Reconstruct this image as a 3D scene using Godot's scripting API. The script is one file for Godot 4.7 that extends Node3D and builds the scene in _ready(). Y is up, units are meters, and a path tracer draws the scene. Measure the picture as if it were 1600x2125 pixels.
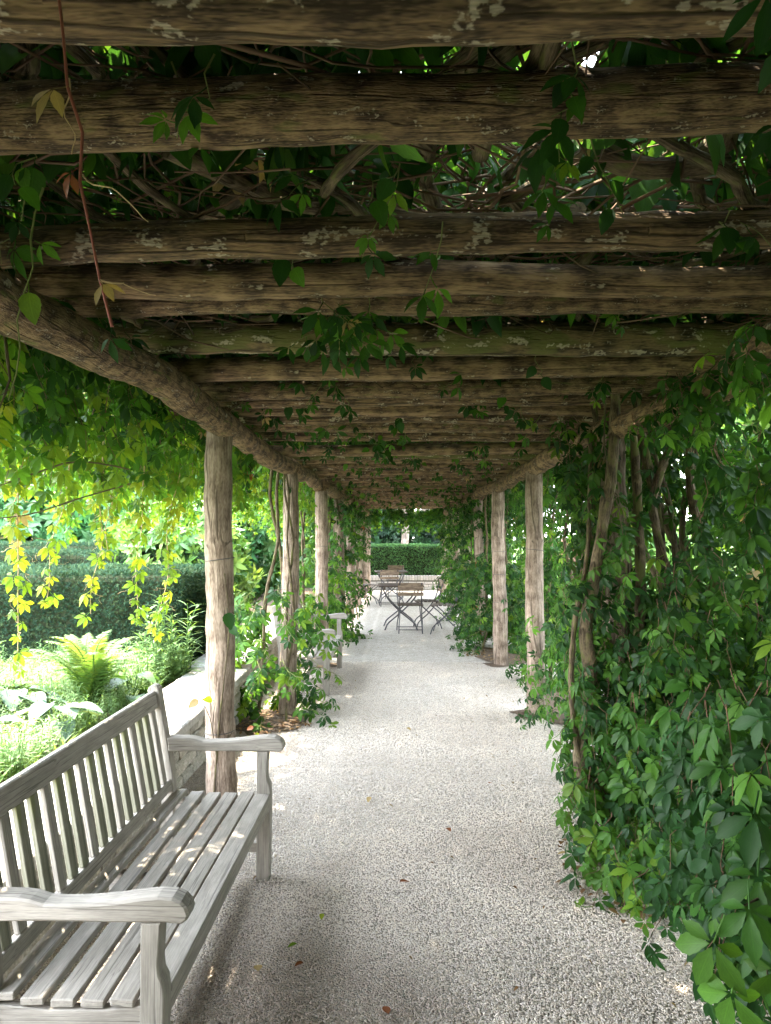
extends Node3D
# A rustic pergola of round logs roofed with creeper, over a gravel walk with benches and folding furniture.
# x to the right of the walk, y up, the walk runs along -z; metres.

const EYE := Vector3(0, 1.55, 0)
var rng := RandomNumberGenerator.new()
var M := {}
var TONES := [
	Color(0.026, 0.090, 0.020), Color(0.056, 0.165, 0.026), Color(0.110, 0.270, 0.038), Color(0.190, 0.340, 0.038),
	Color(0.360, 0.470, 0.045), Color(0.042, 0.122, 0.038), Color(0.270, 0.100, 0.050), Color(0.480, 0.380, 0.210)]
var leaf_mats := []
var LEAF := {}

# ---------------------------------------------------------------- mesh collector
class Mb:
	var v := PackedVector3Array()
	var n := PackedVector3Array()
	var uv := PackedVector2Array()
	var ix := PackedInt32Array()

	func tri(a: Vector3, b: Vector3, c: Vector3, nn: Vector3, ua := Vector2.ZERO, ub := Vector2.ZERO, uc := Vector2.ZERO) -> void:
		var k := v.size()
		v.append_array(PackedVector3Array([a, b, c]))
		n.append_array(PackedVector3Array([nn, nn, nn]))
		uv.append_array(PackedVector2Array([ua, ub, uc]))
		if (c - a).cross(b - a).dot(nn) >= 0.0:
			ix.append_array(PackedInt32Array([k, k + 1, k + 2]))
		else:
			ix.append_array(PackedInt32Array([k, k + 2, k + 1]))

	func face(pts: Array, centre: Vector3) -> void:
		var nn: Vector3 = (pts[2] - pts[0]).cross(pts[1] - pts[0]).normalized()
		if nn.dot(pts[0] - centre) < 0.0:
			nn = -nn
		for i in range(1, pts.size() - 1):
			tri(pts[0], pts[i], pts[i + 1], nn)

	# rows x cols grid of points; with wrap the last column repeats the first
	func grid(p: PackedVector3Array, rows: int, cols: int, wrap: bool, us: float, vs: float, flip := false) -> void:
		var k := v.size()
		var nr := PackedVector3Array()
		nr.resize(rows * cols)
		for r in rows:
			var ru := mini(r + 1, rows - 1)
			var rd := maxi(r - 1, 0)
			for c in cols:
				var cu := c + 1
				var cd := c - 1
				if wrap:
					if cu > cols - 1: cu = 1
					if cd < 0: cd = cols - 2
				else:
					cu = mini(cu, cols - 1)
					cd = maxi(cd, 0)
				var du := p[ru * cols + c] - p[rd * cols + c]
				var dv := p[r * cols + cu] - p[r * cols + cd]
				var nn := du.cross(dv)
				if nn.length_squared() < 1e-16:
					nn = Vector3.UP
				nn = nn.normalized()
				if flip: nn = -nn
				nr[r * cols + c] = nn
		for r in rows:
			for c in cols:
				v.append(p[r * cols + c])
				n.append(nr[r * cols + c])
				uv.append(Vector2(us * r / float(rows - 1), vs * c / float(cols - 1)))
		for r in rows - 1:
			for c in cols - 1:
				var a := k + r * cols + c
				var b := a + 1
				var d := a + cols
				var e := d + 1
				if flip:
					ix.append_array(PackedInt32Array([a, d, b, b, d, e]))
				else:
					ix.append_array(PackedInt32Array([a, b, d, b, e, d]))

	# box with chamfered edges
	func box(xf: Transform3D, s: Vector3, c: float) -> void:
		var h := s * 0.5
		var o := xf.origin
		var ax := [xf.basis.x, xf.basis.y, xf.basis.z]
		var hh := [h.x, h.y, h.z]
		c = minf(c, minf(h.x, minf(h.y, h.z)) * 0.9)
		for a in 3:
			var b: int = (a + 1) % 3
			var d: int = (a + 2) % 3
			for sg in [-1.0, 1.0]:
				var pts := []
				for q in [[-1, -1], [1, -1], [1, 1], [-1, 1]]:
					pts.append(o + ax[a] * (sg * hh[a]) + ax[b] * (q[0] * (hh[b] - c)) + ax[d] * (q[1] * (hh[d] - c)))
				face(pts, o)
		if c <= 0.0001:
			return
		for a in 3:
			var b: int = (a + 1) % 3
			var d: int = (a + 2) % 3
			for s1 in [-1.0, 1.0]:
				for s2 in [-1.0, 1.0]:
					var pts := []
					for q in [[-1, 0], [1, 0], [1, 1], [-1, 1]]:
						var along: Vector3 = ax[a] * (q[0] * (hh[a] - c))
						if q[1] == 0:
							pts.append(o + along + ax[b] * (s1 * hh[b]) + ax[d] * (s2 * (hh[d] - c)))
						else:
							pts.append(o + along + ax[b] * (s1 * (hh[b] - c)) + ax[d] * (s2 * hh[d]))
					face(pts, o)
		for s0 in [-1.0, 1.0]:
			for s1 in [-1.0, 1.0]:
				for s2 in [-1.0, 1.0]:
					var pa: Vector3 = o + ax[0] * (s0 * hh[0]) + ax[1] * (s1 * (hh[1] - c)) + ax[2] * (s2 * (hh[2] - c))
					var pb: Vector3 = o + ax[0] * (s0 * (hh[0] - c)) + ax[1] * (s1 * hh[1]) + ax[2] * (s2 * (hh[2] - c))
					var pc: Vector3 = o + ax[0] * (s0 * (hh[0] - c)) + ax[1] * (s1 * (hh[1] - c)) + ax[2] * (s2 * hh[2])
					face([pa, pb, pc], o)

	# outline in the xy plane drawn out to thickness t along z, edges chamfered by c
	func slab(outline: PackedVector2Array, t: float, c: float) -> void:
		var m := outline.size()
		var area := 0.0
		for i in m:
			area += outline[i].cross(outline[(i + 1) % m])
		var pl := outline
		if area < 0.0:
			pl = outline.duplicate()
			pl.reverse()
		var inner := PackedVector2Array()
		for i in m:
			var e1 := (pl[i] - pl[(i + m - 1) % m]).normalized()
			var e2 := (pl[(i + 1) % m] - pl[i]).normalized()
			var nn := (Vector2(-e1.y, e1.x) + Vector2(-e2.y, e2.x)).normalized()
			inner.append(pl[i] + nn * c)
		var tris := Geometry2D.triangulate_polygon(inner)
		for sg in [-1.0, 1.0]:
			for i in range(0, tris.size(), 3):
				var a := inner[tris[i]]
				var b := inner[tris[i + 1]]
				var d := inner[tris[i + 2]]
				tri(Vector3(a.x, a.y, sg * t / 2), Vector3(b.x, b.y, sg * t / 2), Vector3(d.x, d.y, sg * t / 2), Vector3(0, 0, sg))
			for i in m:
				var j := (i + 1) % m
				var e := (pl[j] - pl[i]).normalized()
				var nn := Vector3(e.y, -e.x, sg).normalized()
				var a := Vector3(inner[i].x, inner[i].y, sg * t / 2)
				var b := Vector3(inner[j].x, inner[j].y, sg * t / 2)
				var d := Vector3(pl[i].x, pl[i].y, sg * (t / 2 - c))
				var f := Vector3(pl[j].x, pl[j].y, sg * (t / 2 - c))
				tri(a, b, d, nn)
				tri(b, f, d, nn)
		for i in m:
			var j := (i + 1) % m
			var e := (pl[j] - pl[i]).normalized()
			var nn := Vector3(e.y, -e.x, 0)
			var z := t / 2 - c
			tri(Vector3(pl[i].x, pl[i].y, -z), Vector3(pl[j].x, pl[j].y, -z), Vector3(pl[i].x, pl[i].y, z), nn)
			tri(Vector3(pl[j].x, pl[j].y, -z), Vector3(pl[j].x, pl[j].y, z), Vector3(pl[i].x, pl[i].y, z), nn)

	# round bar through the points; amp roughens it
	func tube(pts: PackedVector3Array, radii: PackedFloat32Array, sides: int, ulen := 1.0, amp := 0.0, noise: FastNoiseLite = null, caps := false, knots: Array = []) -> void:
		var rows := pts.size()
		var cols := sides + 1
		var p := PackedVector3Array()
		var t0 := (pts[1] - pts[0]).normalized()
		var side := t0.cross(Vector3.UP)
		if side.length() < 0.05:
			side = t0.cross(Vector3.RIGHT)
		side = side.normalized()
		var total := 0.0
		for r in rows:
			var t := (pts[mini(r + 1, rows - 1)] - pts[maxi(r - 1, 0)]).normalized()
			side = (side - t * side.dot(t)).normalized()
			var up := t.cross(side)
			if r > 0:
				total += pts[r].distance_to(pts[r - 1])
			for c in cols:
				var a := TAU * (c % sides) / sides
				var d := side * cos(a) + up * sin(a)
				var rad := radii[r]
				if noise and amp > 0.0:
					var q := pts[r] + d * radii[r]
					rad *= 1.0 + amp * noise.get_noise_3d(q.x, q.y, q.z)
					for kn in knots:
						var e: float = q.distance_squared_to(kn[0]) / (kn[1] * kn[1])
						if e < 6.0:
							rad += kn[2] * (exp(-e) - 0.7 * exp(-e * 7.0))
				p.append(pts[r] + d * rad)
		grid(p, rows, cols, true, total / ulen, 1.0)
		if caps:
			for end in [0, rows - 1]:
				var nn := (pts[0] - pts[1]).normalized() if end == 0 else (pts[rows - 1] - pts[rows - 2]).normalized()
				for c in sides:
					tri(pts[end], p[end * cols + c], p[end * cols + c + 1], nn, Vector2(0.5, 0.5), Vector2(0.5 + 0.04 * cos(c), 0.5 + 0.1 * sin(c)), Vector2(0.52, 0.6))

	func commit() -> ArrayMesh:
		var m := ArrayMesh.new()
		var a := []
		a.resize(Mesh.ARRAY_MAX)
		a[Mesh.ARRAY_VERTEX] = v
		a[Mesh.ARRAY_NORMAL] = n
		a[Mesh.ARRAY_TEX_UV] = uv
		a[Mesh.ARRAY_INDEX] = ix
		m.add_surface_from_arrays(Mesh.PRIMITIVE_TRIANGLES, a)
		return m

# ---------------------------------------------------------------- scene helpers
func rf(a: float, b: float) -> float:
	return rng.randf_range(a, b)

func rv(s := 1.0) -> Vector3:
	return Vector3(rf(-1, 1), rf(-1, 1), rf(-1, 1)) * s

var used := {}
func numbered(called: String) -> String:
	var k: int = used.get(called, 0)
	used[called] = k + 1
	return called if k == 0 else "%s_%03d" % [called, k]

func tag(o: Node3D, label: String, category: String, group := "", kind := "") -> Node3D:
	if label: o.set_meta("label", label)
	if category: o.set_meta("category", category)
	if group: o.set_meta("group", group)
	if kind: o.set_meta("kind", kind)
	return o

func thing(called: String, label: String, category: String, at := Vector3.ZERO, turn := 0.0, group := "") -> Node3D:
	var o := Node3D.new()
	o.name = numbered(called)
	add_child(o)
	o.position = at
	o.rotation.y = turn
	tag(o, label, category, group)
	return o

func part(called: String, mesh: Mesh, mat: Material, parent: Node3D, xf := Transform3D(), kind := "") -> MeshInstance3D:
	var o := MeshInstance3D.new()
	o.mesh = mesh
	o.material_override = mat
	o.transform = xf
	var key := "%d/%s" % [parent.get_instance_id(), called]
	var k: int = used.get(key, 0)
	used[key] = k + 1
	o.name = called if k == 0 else "%s_%03d" % [called, k]
	parent.add_child(o)
	if kind: o.set_meta("kind", kind)
	return o

func single(called: String, mesh: Mesh, mat: Material, label: String, category: String, kind := "", group := "", xf := Transform3D()) -> MeshInstance3D:
	var o := MeshInstance3D.new()
	o.mesh = mesh
	o.material_override = mat
	o.name = numbered(called)
	o.transform = xf
	add_child(o)
	tag(o, label, category, group, kind)
	return o

func many(called: String, mesh: Mesh, mat: Material, where: Array, tints: Array, parent: Node3D) -> MultiMeshInstance3D:
	var mm := MultiMesh.new()
	mm.transform_format = MultiMesh.TRANSFORM_3D
	mm.use_colors = true
	mm.mesh = mesh
	mm.instance_count = where.size()
	for i in where.size():
		mm.set_instance_transform(i, where[i])
		mm.set_instance_color(i, tints[i])
	var o := MultiMeshInstance3D.new()
	o.multimesh = mm
	o.material_override = mat
	var key := "%d/%s" % [parent.get_instance_id(), called]
	var k: int = used.get(key, 0)
	used[key] = k + 1
	o.name = called if k == 0 else "%s_%03d" % [called, k]
	if parent == self:
		o.name = numbered(called)
	parent.add_child(o)
	o.set_meta("kind", "stuff")
	return o

# ---------------------------------------------------------------- textures and materials
func noise(sd: int, freq: float, octaves := 3, type := FastNoiseLite.TYPE_SIMPLEX_SMOOTH) -> FastNoiseLite:
	var f := FastNoiseLite.new()
	f.seed = sd
	f.frequency = freq
	f.noise_type = type
	f.fractal_octaves = octaves
	f.fractal_type = FastNoiseLite.FRACTAL_FBM if octaves > 1 else FastNoiseLite.FRACTAL_NONE
	return f

func field(w: int, h: int, sd: int, freq: float, octaves := 3, squash := 1, type := FastNoiseLite.TYPE_SIMPLEX_SMOOTH) -> PackedByteArray:
	var im := noise(sd, freq, octaves, type).get_seamless_image(w / squash, h)
	im.convert(Image.FORMAT_L8)
	if squash > 1:
		im.resize(w, h, Image.INTERPOLATE_CUBIC)
	return im.get_data()

func s8(x: float) -> int:
	x = clampf(x, 0.0, 1.0)
	x = 12.92 * x if x <= 0.0031308 else 1.055 * pow(x, 1.0 / 2.4) - 0.055
	return int(x * 255.0 + 0.5)

func sm(a: float, b: float, x: float) -> float:
	return smoothstep(a, b, x)

# streaked timber: returns [colour, relief]; grain runs along u
func timber(w: int, h: int, sd: int, light: Color, dark: Color, lichen: float, moss: float, mossy := Color(0.10, 0.11, 0.03), patchy := 1.0) -> Array:
	var a := field(w, h, sd, 0.05, 3, 16)
	var b := field(w, h, sd + 1, 0.16, 3, 8)
	var z := field(w, h, sd + 9, 0.30, 2, 4)
	var c := field(w, h, sd + 2, 0.012, 4, 1)
	var d := field(w, h, sd + 3, 0.022, 5, 2)
	var e := field(w, h, sd + 4, 0.010, 3, 2)
	var f := field(w, h, sd + 5, 0.020, 2, 12)
	var col := PackedByteArray()
	var rel := PackedByteArray()
	col.resize(w * h * 3)
	rel.resize(w * h)
	var pale := Color(0.40, 0.345, 0.26)
	var y8 := field(w, h, sd + 12, 0.09, 4, 1)
	for i in w * h:
		var st := a[i] / 255.0
		var fi := b[i] / 255.0
		var pa := c[i] / 255.0
		var k := clampf(0.5 + (st - 0.5) * 0.75 + (fi - 0.5) * 0.75 + (pa - 0.5) * 1.3 * patchy + (z[i] / 255.0 - 0.5) * 0.7, 0.0, 1.0)
		var q := dark.lerp(light, k)
		var crack := sm(0.10, 0.03, absf(f[i] / 255.0 - 0.5)) * sm(0.45, 0.7, st)
		q = q.lerp(dark * 0.5, crack * 0.8)
		var g := e[i] / 255.0
		if moss > 0.0:
			q = q.lerp(mossy, sm(1.0 - moss, 1.15 - moss, g) * (0.45 + 0.5 * fi))
		var l := d[i] / 255.0 * 0.62 + (1.0 - pa) * 0.30 + (y8[i] / 255.0 - 0.25) * 0.36
		var ll := sm(1.0 - lichen, 1.07 - lichen, l)
		q = q.lerp(pale * (0.7 + 0.6 * fi), ll * (0.35 + 0.5 * z[i] / 255.0))
		col[i * 3] = s8(q.r)
		col[i * 3 + 1] = s8(q.g)
		col[i * 3 + 2] = s8(q.b)
		rel[i] = int(clampf(0.25 + 0.3 * fi + 0.2 * st + 0.2 * z[i] / 255.0 - 0.5 * crack + 0.1 * ll, 0.0, 1.0) * 255.0)
	return [ImageTexture.create_from_image(Image.create_from_data(w, h, false, Image.FORMAT_RGB8, col)),
		ImageTexture.create_from_image(Image.create_from_data(w, h, false, Image.FORMAT_L8, rel))]

func mottled(w: int, h: int, sd: int, lo: Color, hi: Color, f1: float, f2: float) -> Array:
	var a := field(w, h, sd, f1, 4)
	var b := field(w, h, sd + 1, f2, 3)
	var col := PackedByteArray()
	var rel := PackedByteArray()
	col.resize(w * h * 3)
	rel.resize(w * h)
	for i in w * h:
		var k := clampf(a[i] / 255.0 * 0.6 + b[i] / 255.0 * 0.8 - 0.2, 0.0, 1.0)
		var q := lo.lerp(hi, k)
		col[i * 3] = s8(q.r)
		col[i * 3 + 1] = s8(q.g)
		col[i * 3 + 2] = s8(q.b)
		rel[i] = int(clampf(k, 0.0, 1.0) * 255.0)
	return [ImageTexture.create_from_image(Image.create_from_data(w, h, false, Image.FORMAT_RGB8, col)),
		ImageTexture.create_from_image(Image.create_from_data(w, h, false, Image.FORMAT_L8, rel))]

func textured(t: Array, rough: float, relief: float, tri := Vector3.ZERO, off := Vector3.ZERO, world := false) -> StandardMaterial3D:
	var m := StandardMaterial3D.new()
	m.albedo_texture = t[0]
	m.roughness = rough
	m.metallic_specular = 0.3
	if relief > 0.0:
		m.heightmap_enabled = true
		m.heightmap_texture = t[1]
		m.heightmap_scale = relief
	if tri != Vector3.ZERO:
		m.uv1_triplanar = true
		m.uv1_world_triplanar = world
		m.uv1_scale = tri
		m.uv1_offset = off
		m.uv1_triplanar_sharpness = 6.0
	return m

func plain(c: Color, rough := 0.8, spec := 0.3) -> StandardMaterial3D:
	var m := StandardMaterial3D.new()
	m.albedo_color = c.linear_to_srgb()
	m.roughness = rough
	m.metallic_specular = spec
	return m

func tinted(rough := 0.8, spec := 0.3) -> StandardMaterial3D:
	var m := plain(Color.WHITE, rough, spec)
	m.vertex_color_use_as_albedo = true
	return m

func leafy(through := 0.55, rough := 0.42, tex: Texture2D = null) -> StandardMaterial3D:
	var m := tinted(rough, 0.36)
	m.albedo_texture = tex
	m.backlight_enabled = true
	m.backlight = Color(2.0 * through, 1.75 * through, 0.7 * through).linear_to_srgb()
	return m

func vein_texture() -> ImageTexture:
	var w := 64
	var h := 128
	var col := PackedByteArray()
	col.resize(w * h * 3)
	var nz := field(w, h, 77, 0.06, 3)
	for y in h:
		for x in w:
			# u (x) runs along the leaf in the grid, v (y) across it
			var u := x / float(w)
			var v := y / float(h)
			var side := absf(v - 0.5) * 2.0
			var q := fposmod(u * 7.0 - side * 2.2, 1.0)
			var vein := maxf(sm(0.08, 0.02, side), 0.55 * sm(0.16, 0.02, minf(q, 1.0 - q)) * (1.0 - 0.6 * side))
			var b := 0.72 + 0.16 * (nz[y * w + x] / 255.0 - 0.5)
			var c := Color(b, b, b).lerp(Color(1.0, 1.0, 0.95), vein * 0.5)
			var i := (y * w + x) * 3
			col[i] = s8(c.r)
			col[i + 1] = s8(c.g)
			col[i + 2] = s8(c.b)
	return ImageTexture.create_from_image(Image.create_from_data(w, h, false, Image.FORMAT_RGB8, col))

# ---------------------------------------------------------------- leaves
func leaflet(mb: Mb, xf: Transform3D, ln: float, wd: float, curl: float, fold: float, segs: int, teeth: float, peak := 0.8, power := 0.85) -> void:
	var p := PackedVector3Array()
	for i in segs + 1:
		var t := i / float(segs)
		var w := wd * 0.5 * pow(maxf(sin(PI * pow(t, peak)), 0.0), power)
		if i % 2 == 1: w *= 1.0 + teeth
		var y := -curl * t * t * ln
		var back := teeth * 0.3 * ln / segs if i % 2 == 1 else 0.0
		p.append(xf * Vector3(-w, y + w * fold, t * ln + back))
		p.append(xf * Vector3(0, y, t * ln))
		p.append(xf * Vector3(w, y + w * fold, t * ln + back))
	mb.grid(p, segs + 1, 3, false, 1.0, 1.0)

func stalk(mb: Mb, a: Vector3, b: Vector3, r: float) -> void:
	mb.tube(PackedVector3Array([a, a.lerp(b, 0.5) + Vector3(0, -0.04, 0) * a.distance_to(b), b]), PackedFloat32Array([r, r, r]), 3)

func palmate(n: int, fine: bool, sd: int) -> ArrayMesh:
	rng.seed = sd
	var mb := Mb.new()
	var pl := 0.55
	stalk(mb, Vector3.ZERO, Vector3(0, 0.05, pl), 0.022)
	var angles := [0.0, 0.86, -0.86, 1.75, -1.75] if n == 5 else [0.0, 1.0, -1.0]
	for i in n:
		var a: float = angles[i] + rf(-0.12, 0.12)
		var sc := 1.0 if i == 0 else (0.92 if i < 3 else 0.62)
		sc *= rf(0.9, 1.08)
		var bs := Basis(Vector3.UP, a) * Basis(Vector3.RIGHT, rf(0.10, 0.65)) * Basis(Vector3.BACK, rf(-0.35, 0.35))
		leaflet(mb, Transform3D(bs, Vector3(0, 0.05, pl) + bs.z * 0.07), sc, 0.38 * sc, rf(0.1, 0.35), rf(0.12, 0.4), 10 if fine else 6, 0.12 if fine else 0.0, 1.0, 1.15)
	return mb.commit()

func ovate(fine: bool, sd: int) -> ArrayMesh:
	rng.seed = sd
	var mb := Mb.new()
	stalk(mb, Vector3.ZERO, Vector3(0, 0.03, 0.35), 0.02)
	leaflet(mb, Transform3D(Basis(Vector3.RIGHT, 0.2), Vector3(0, 0.03, 0.35)), 1.05, 0.72, rf(0.1, 0.3), rf(0.1, 0.35), 12 if fine else 6, 0.08 if fine else 0.0, 0.68)
	return mb.commit()

func face_leaf(at: Vector3, dir: Vector3, nrm: Vector3, s: float) -> Transform3D:
	var z := dir.normalized()
	var y := nrm - z * nrm.dot(z)
	if y.length() < 0.01:
		y = Vector3(z.y, z.z, z.x) - z * Vector3(z.y, z.z, z.x).dot(z)
	y = y.normalized()
	var x := y.cross(z)
	return Transform3D(Basis(x * s, y * s, z * s), at)

func tone(weights: Array) -> int:
	var r := rng.randf()
	for i in weights.size():
		r -= weights[i][1]
		if r <= 0.0:
			return weights[i][0]
	return weights[0][0]

func apparent(xf: Transform3D) -> float:
	var d := -xf.origin.z
	if d < 0.4: return 0.0
	if absf(xf.origin.x + 0.025 * d) > 0.54 * d + 0.05 or absf(xf.origin.y - 1.55 - 0.03 * d) > 0.72 * d: return 0.0
	return xf.basis.z.length() / d

# leaves: [Transform3D, tone, shape]; the largest in view become parts of their own, the rest one mass per shape
func put_leaves(owner_: Node3D, leaves: Array, n_parts: int, bulk := "foliage") -> void:
	var keyed := []
	for i in leaves.size():
		keyed.append([-apparent(leaves[i][0]), i])
	keyed.sort()
	var own := {}
	for k in mini(n_parts, keyed.size()):
		if keyed[k][0] < -0.006:
			own[keyed[k][1]] = true
	var by := {}
	var inv := owner_.transform.affine_inverse()
	for i in leaves.size():
		var l: Array = leaves[i]
		if own.has(i):
			part("leaf", LEAF[l[2] + "_fine"][i % 3], leaf_mats[l[1]][i % 2], owner_, inv * l[0])
		else:
			var shape: String = l[2] + str(i % 2)
			if not by.has(shape): by[shape] = [[], []]
			by[shape][0].append(inv * l[0])
			var c: Color = TONES[l[1]] * rf(0.75, 1.3)
			c.g *= rf(0.95, 1.06)
			by[shape][1].append(c)
	for shape in by:
		many(bulk, LEAF[shape.left(-1) + "_plain"][int(shape.right(1))], M.leaf, by[shape][0], by[shape][1], owner_)

# a wandering line from a to b
func wander(a: Vector3, b: Vector3, n: int, amp: float, sag := 0.0) -> PackedVector3Array:
	var p := PackedVector3Array()
	var ph := rv(10.0)
	var ln := a.distance_to(b)
	for i in n + 1:
		var t := i / float(n)
		var env := sin(PI * t)
		var o := Vector3(sin(t * 5.1 * maxf(1.0, ln) + ph.x) + 0.5 * sin(t * 11.0 + ph.y), sin(t * 6.3 + ph.y) * 0.6, sin(t * 4.3 * maxf(1.0, ln) + ph.z) + 0.5 * sin(t * 9.0 + ph.x)) * amp * env
		p.append(a.lerp(b, t) + o - Vector3(0, sag * env, 0))
	return p

func taper(n: int, r0: float, r1: float) -> PackedFloat32Array:
	var r := PackedFloat32Array()
	for i in n + 1:
		r.append(lerpf(r0, r1, i / float(n)))
	return r

# leaves set along a line; out: the way they face
func dress(leaves: Array, p: PackedVector3Array, step: float, s0: float, s1: float, out: Vector3, tones: Array, shape := "five", droop := 0.8, start := 0.0) -> void:
	var total := 0.0
	for i in p.size() - 1:
		total += p[i].distance_to(p[i + 1])
	var at := start + rf(0.0, step)
	var gone := 0.0
	var seg := 0
	var sidesign := 1.0
	while at < total and seg < p.size() - 1:
		var l := p[seg].distance_to(p[seg + 1])
		if gone + l < at:
			gone += l
			seg += 1
			continue
		var q := p[seg].lerp(p[seg + 1], (at - gone) / maxf(l, 0.0001))
		var t := (p[seg + 1] - p[seg]).normalized()
		var side := t.cross(out)
		if side.length() < 0.05: side = t.cross(Vector3.RIGHT)
		side = side.normalized() * sidesign
		var dir := side * rf(0.3, 1.0) + out * rf(0.1, 0.9) + Vector3.DOWN * droop * rf(0.5, 1.4) + rv(0.25)
		var nrm := out * 1.0 + Vector3.UP * 0.7 + rv(0.5)
		var k := lerpf(1.0, 0.7, at / total)
		leaves.append([face_leaf(q, dir, nrm, rf(s0, s1) * k), tone(tones), shape])
		sidesign = -sidesign
		at += step * rf(0.6, 1.4)

# ---------------------------------------------------------------- build
func _ready() -> void:
	rng.seed = 11
	var cam := Camera3D.new()
	cam.name = "camera"
	add_child(cam)
	cam.position = EYE
	cam.rotation_degrees = Vector3(1.77, 1.42, 0.0)
	cam.fov = 69.4
	cam.near = 0.05
	cam.far = 500.0
	cam.current = true

	var env := Environment.new()
	env.background_mode = Environment.BG_SKY
	var sky := Sky.new()
	var ps := ProceduralSkyMaterial.new()
	ps.sky_top_color = Color(0.80, 0.85, 0.92)
	ps.sky_horizon_color = Color(0.97, 0.97, 0.96)
	ps.sky_curve = 0.25
	ps.ground_bottom_color = Color(0.25, 0.27, 0.2)
	ps.ground_horizon_color = Color(0.6, 0.62, 0.58)
	ps.sky_energy_multiplier = 1.5
	sky.sky_material = ps
	env.sky = sky
	env.tonemap_mode = Environment.TONE_MAPPER_LINEAR
	env.tonemap_exposure = 13.0
	env.sdfgi_enabled = true
	env.ssao_enabled = true
	env.ssil_enabled = true
	var we := WorldEnvironment.new()
	we.name = "world"
	we.environment = env
	add_child(we)
	var sun := DirectionalLight3D.new()
	sun.name = "sun"
	sun.light_color = Color(1.0, 0.95, 0.86)
	sun.light_energy = 1.0
	sun.light_angular_distance = 0.5
	sun.shadow_enabled = true
	# from the left and ahead, high
	var to_sun := Vector3(-0.50, 1.25, -0.44)
	add_child(sun)
	sun.look_at_from_position(to_sun * 10.0, Vector3.ZERO, Vector3.UP)

	materials()
	leaf_shapes()
	setting()
	pergola()
	walls()
	hedges()
	garden()
	backdrop()
	creepers()
	bench("garden_bench", "weathered grey slatted garden bench nearest, at the left edge of the gravel", Vector3(-0.60, 0, -2.635))
	bench("garden_bench", "second grey garden bench further along, half hidden behind creeper on a post", Vector3(-0.715, 0, -7.89))
	furniture()
	litter()
	gravel()

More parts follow.
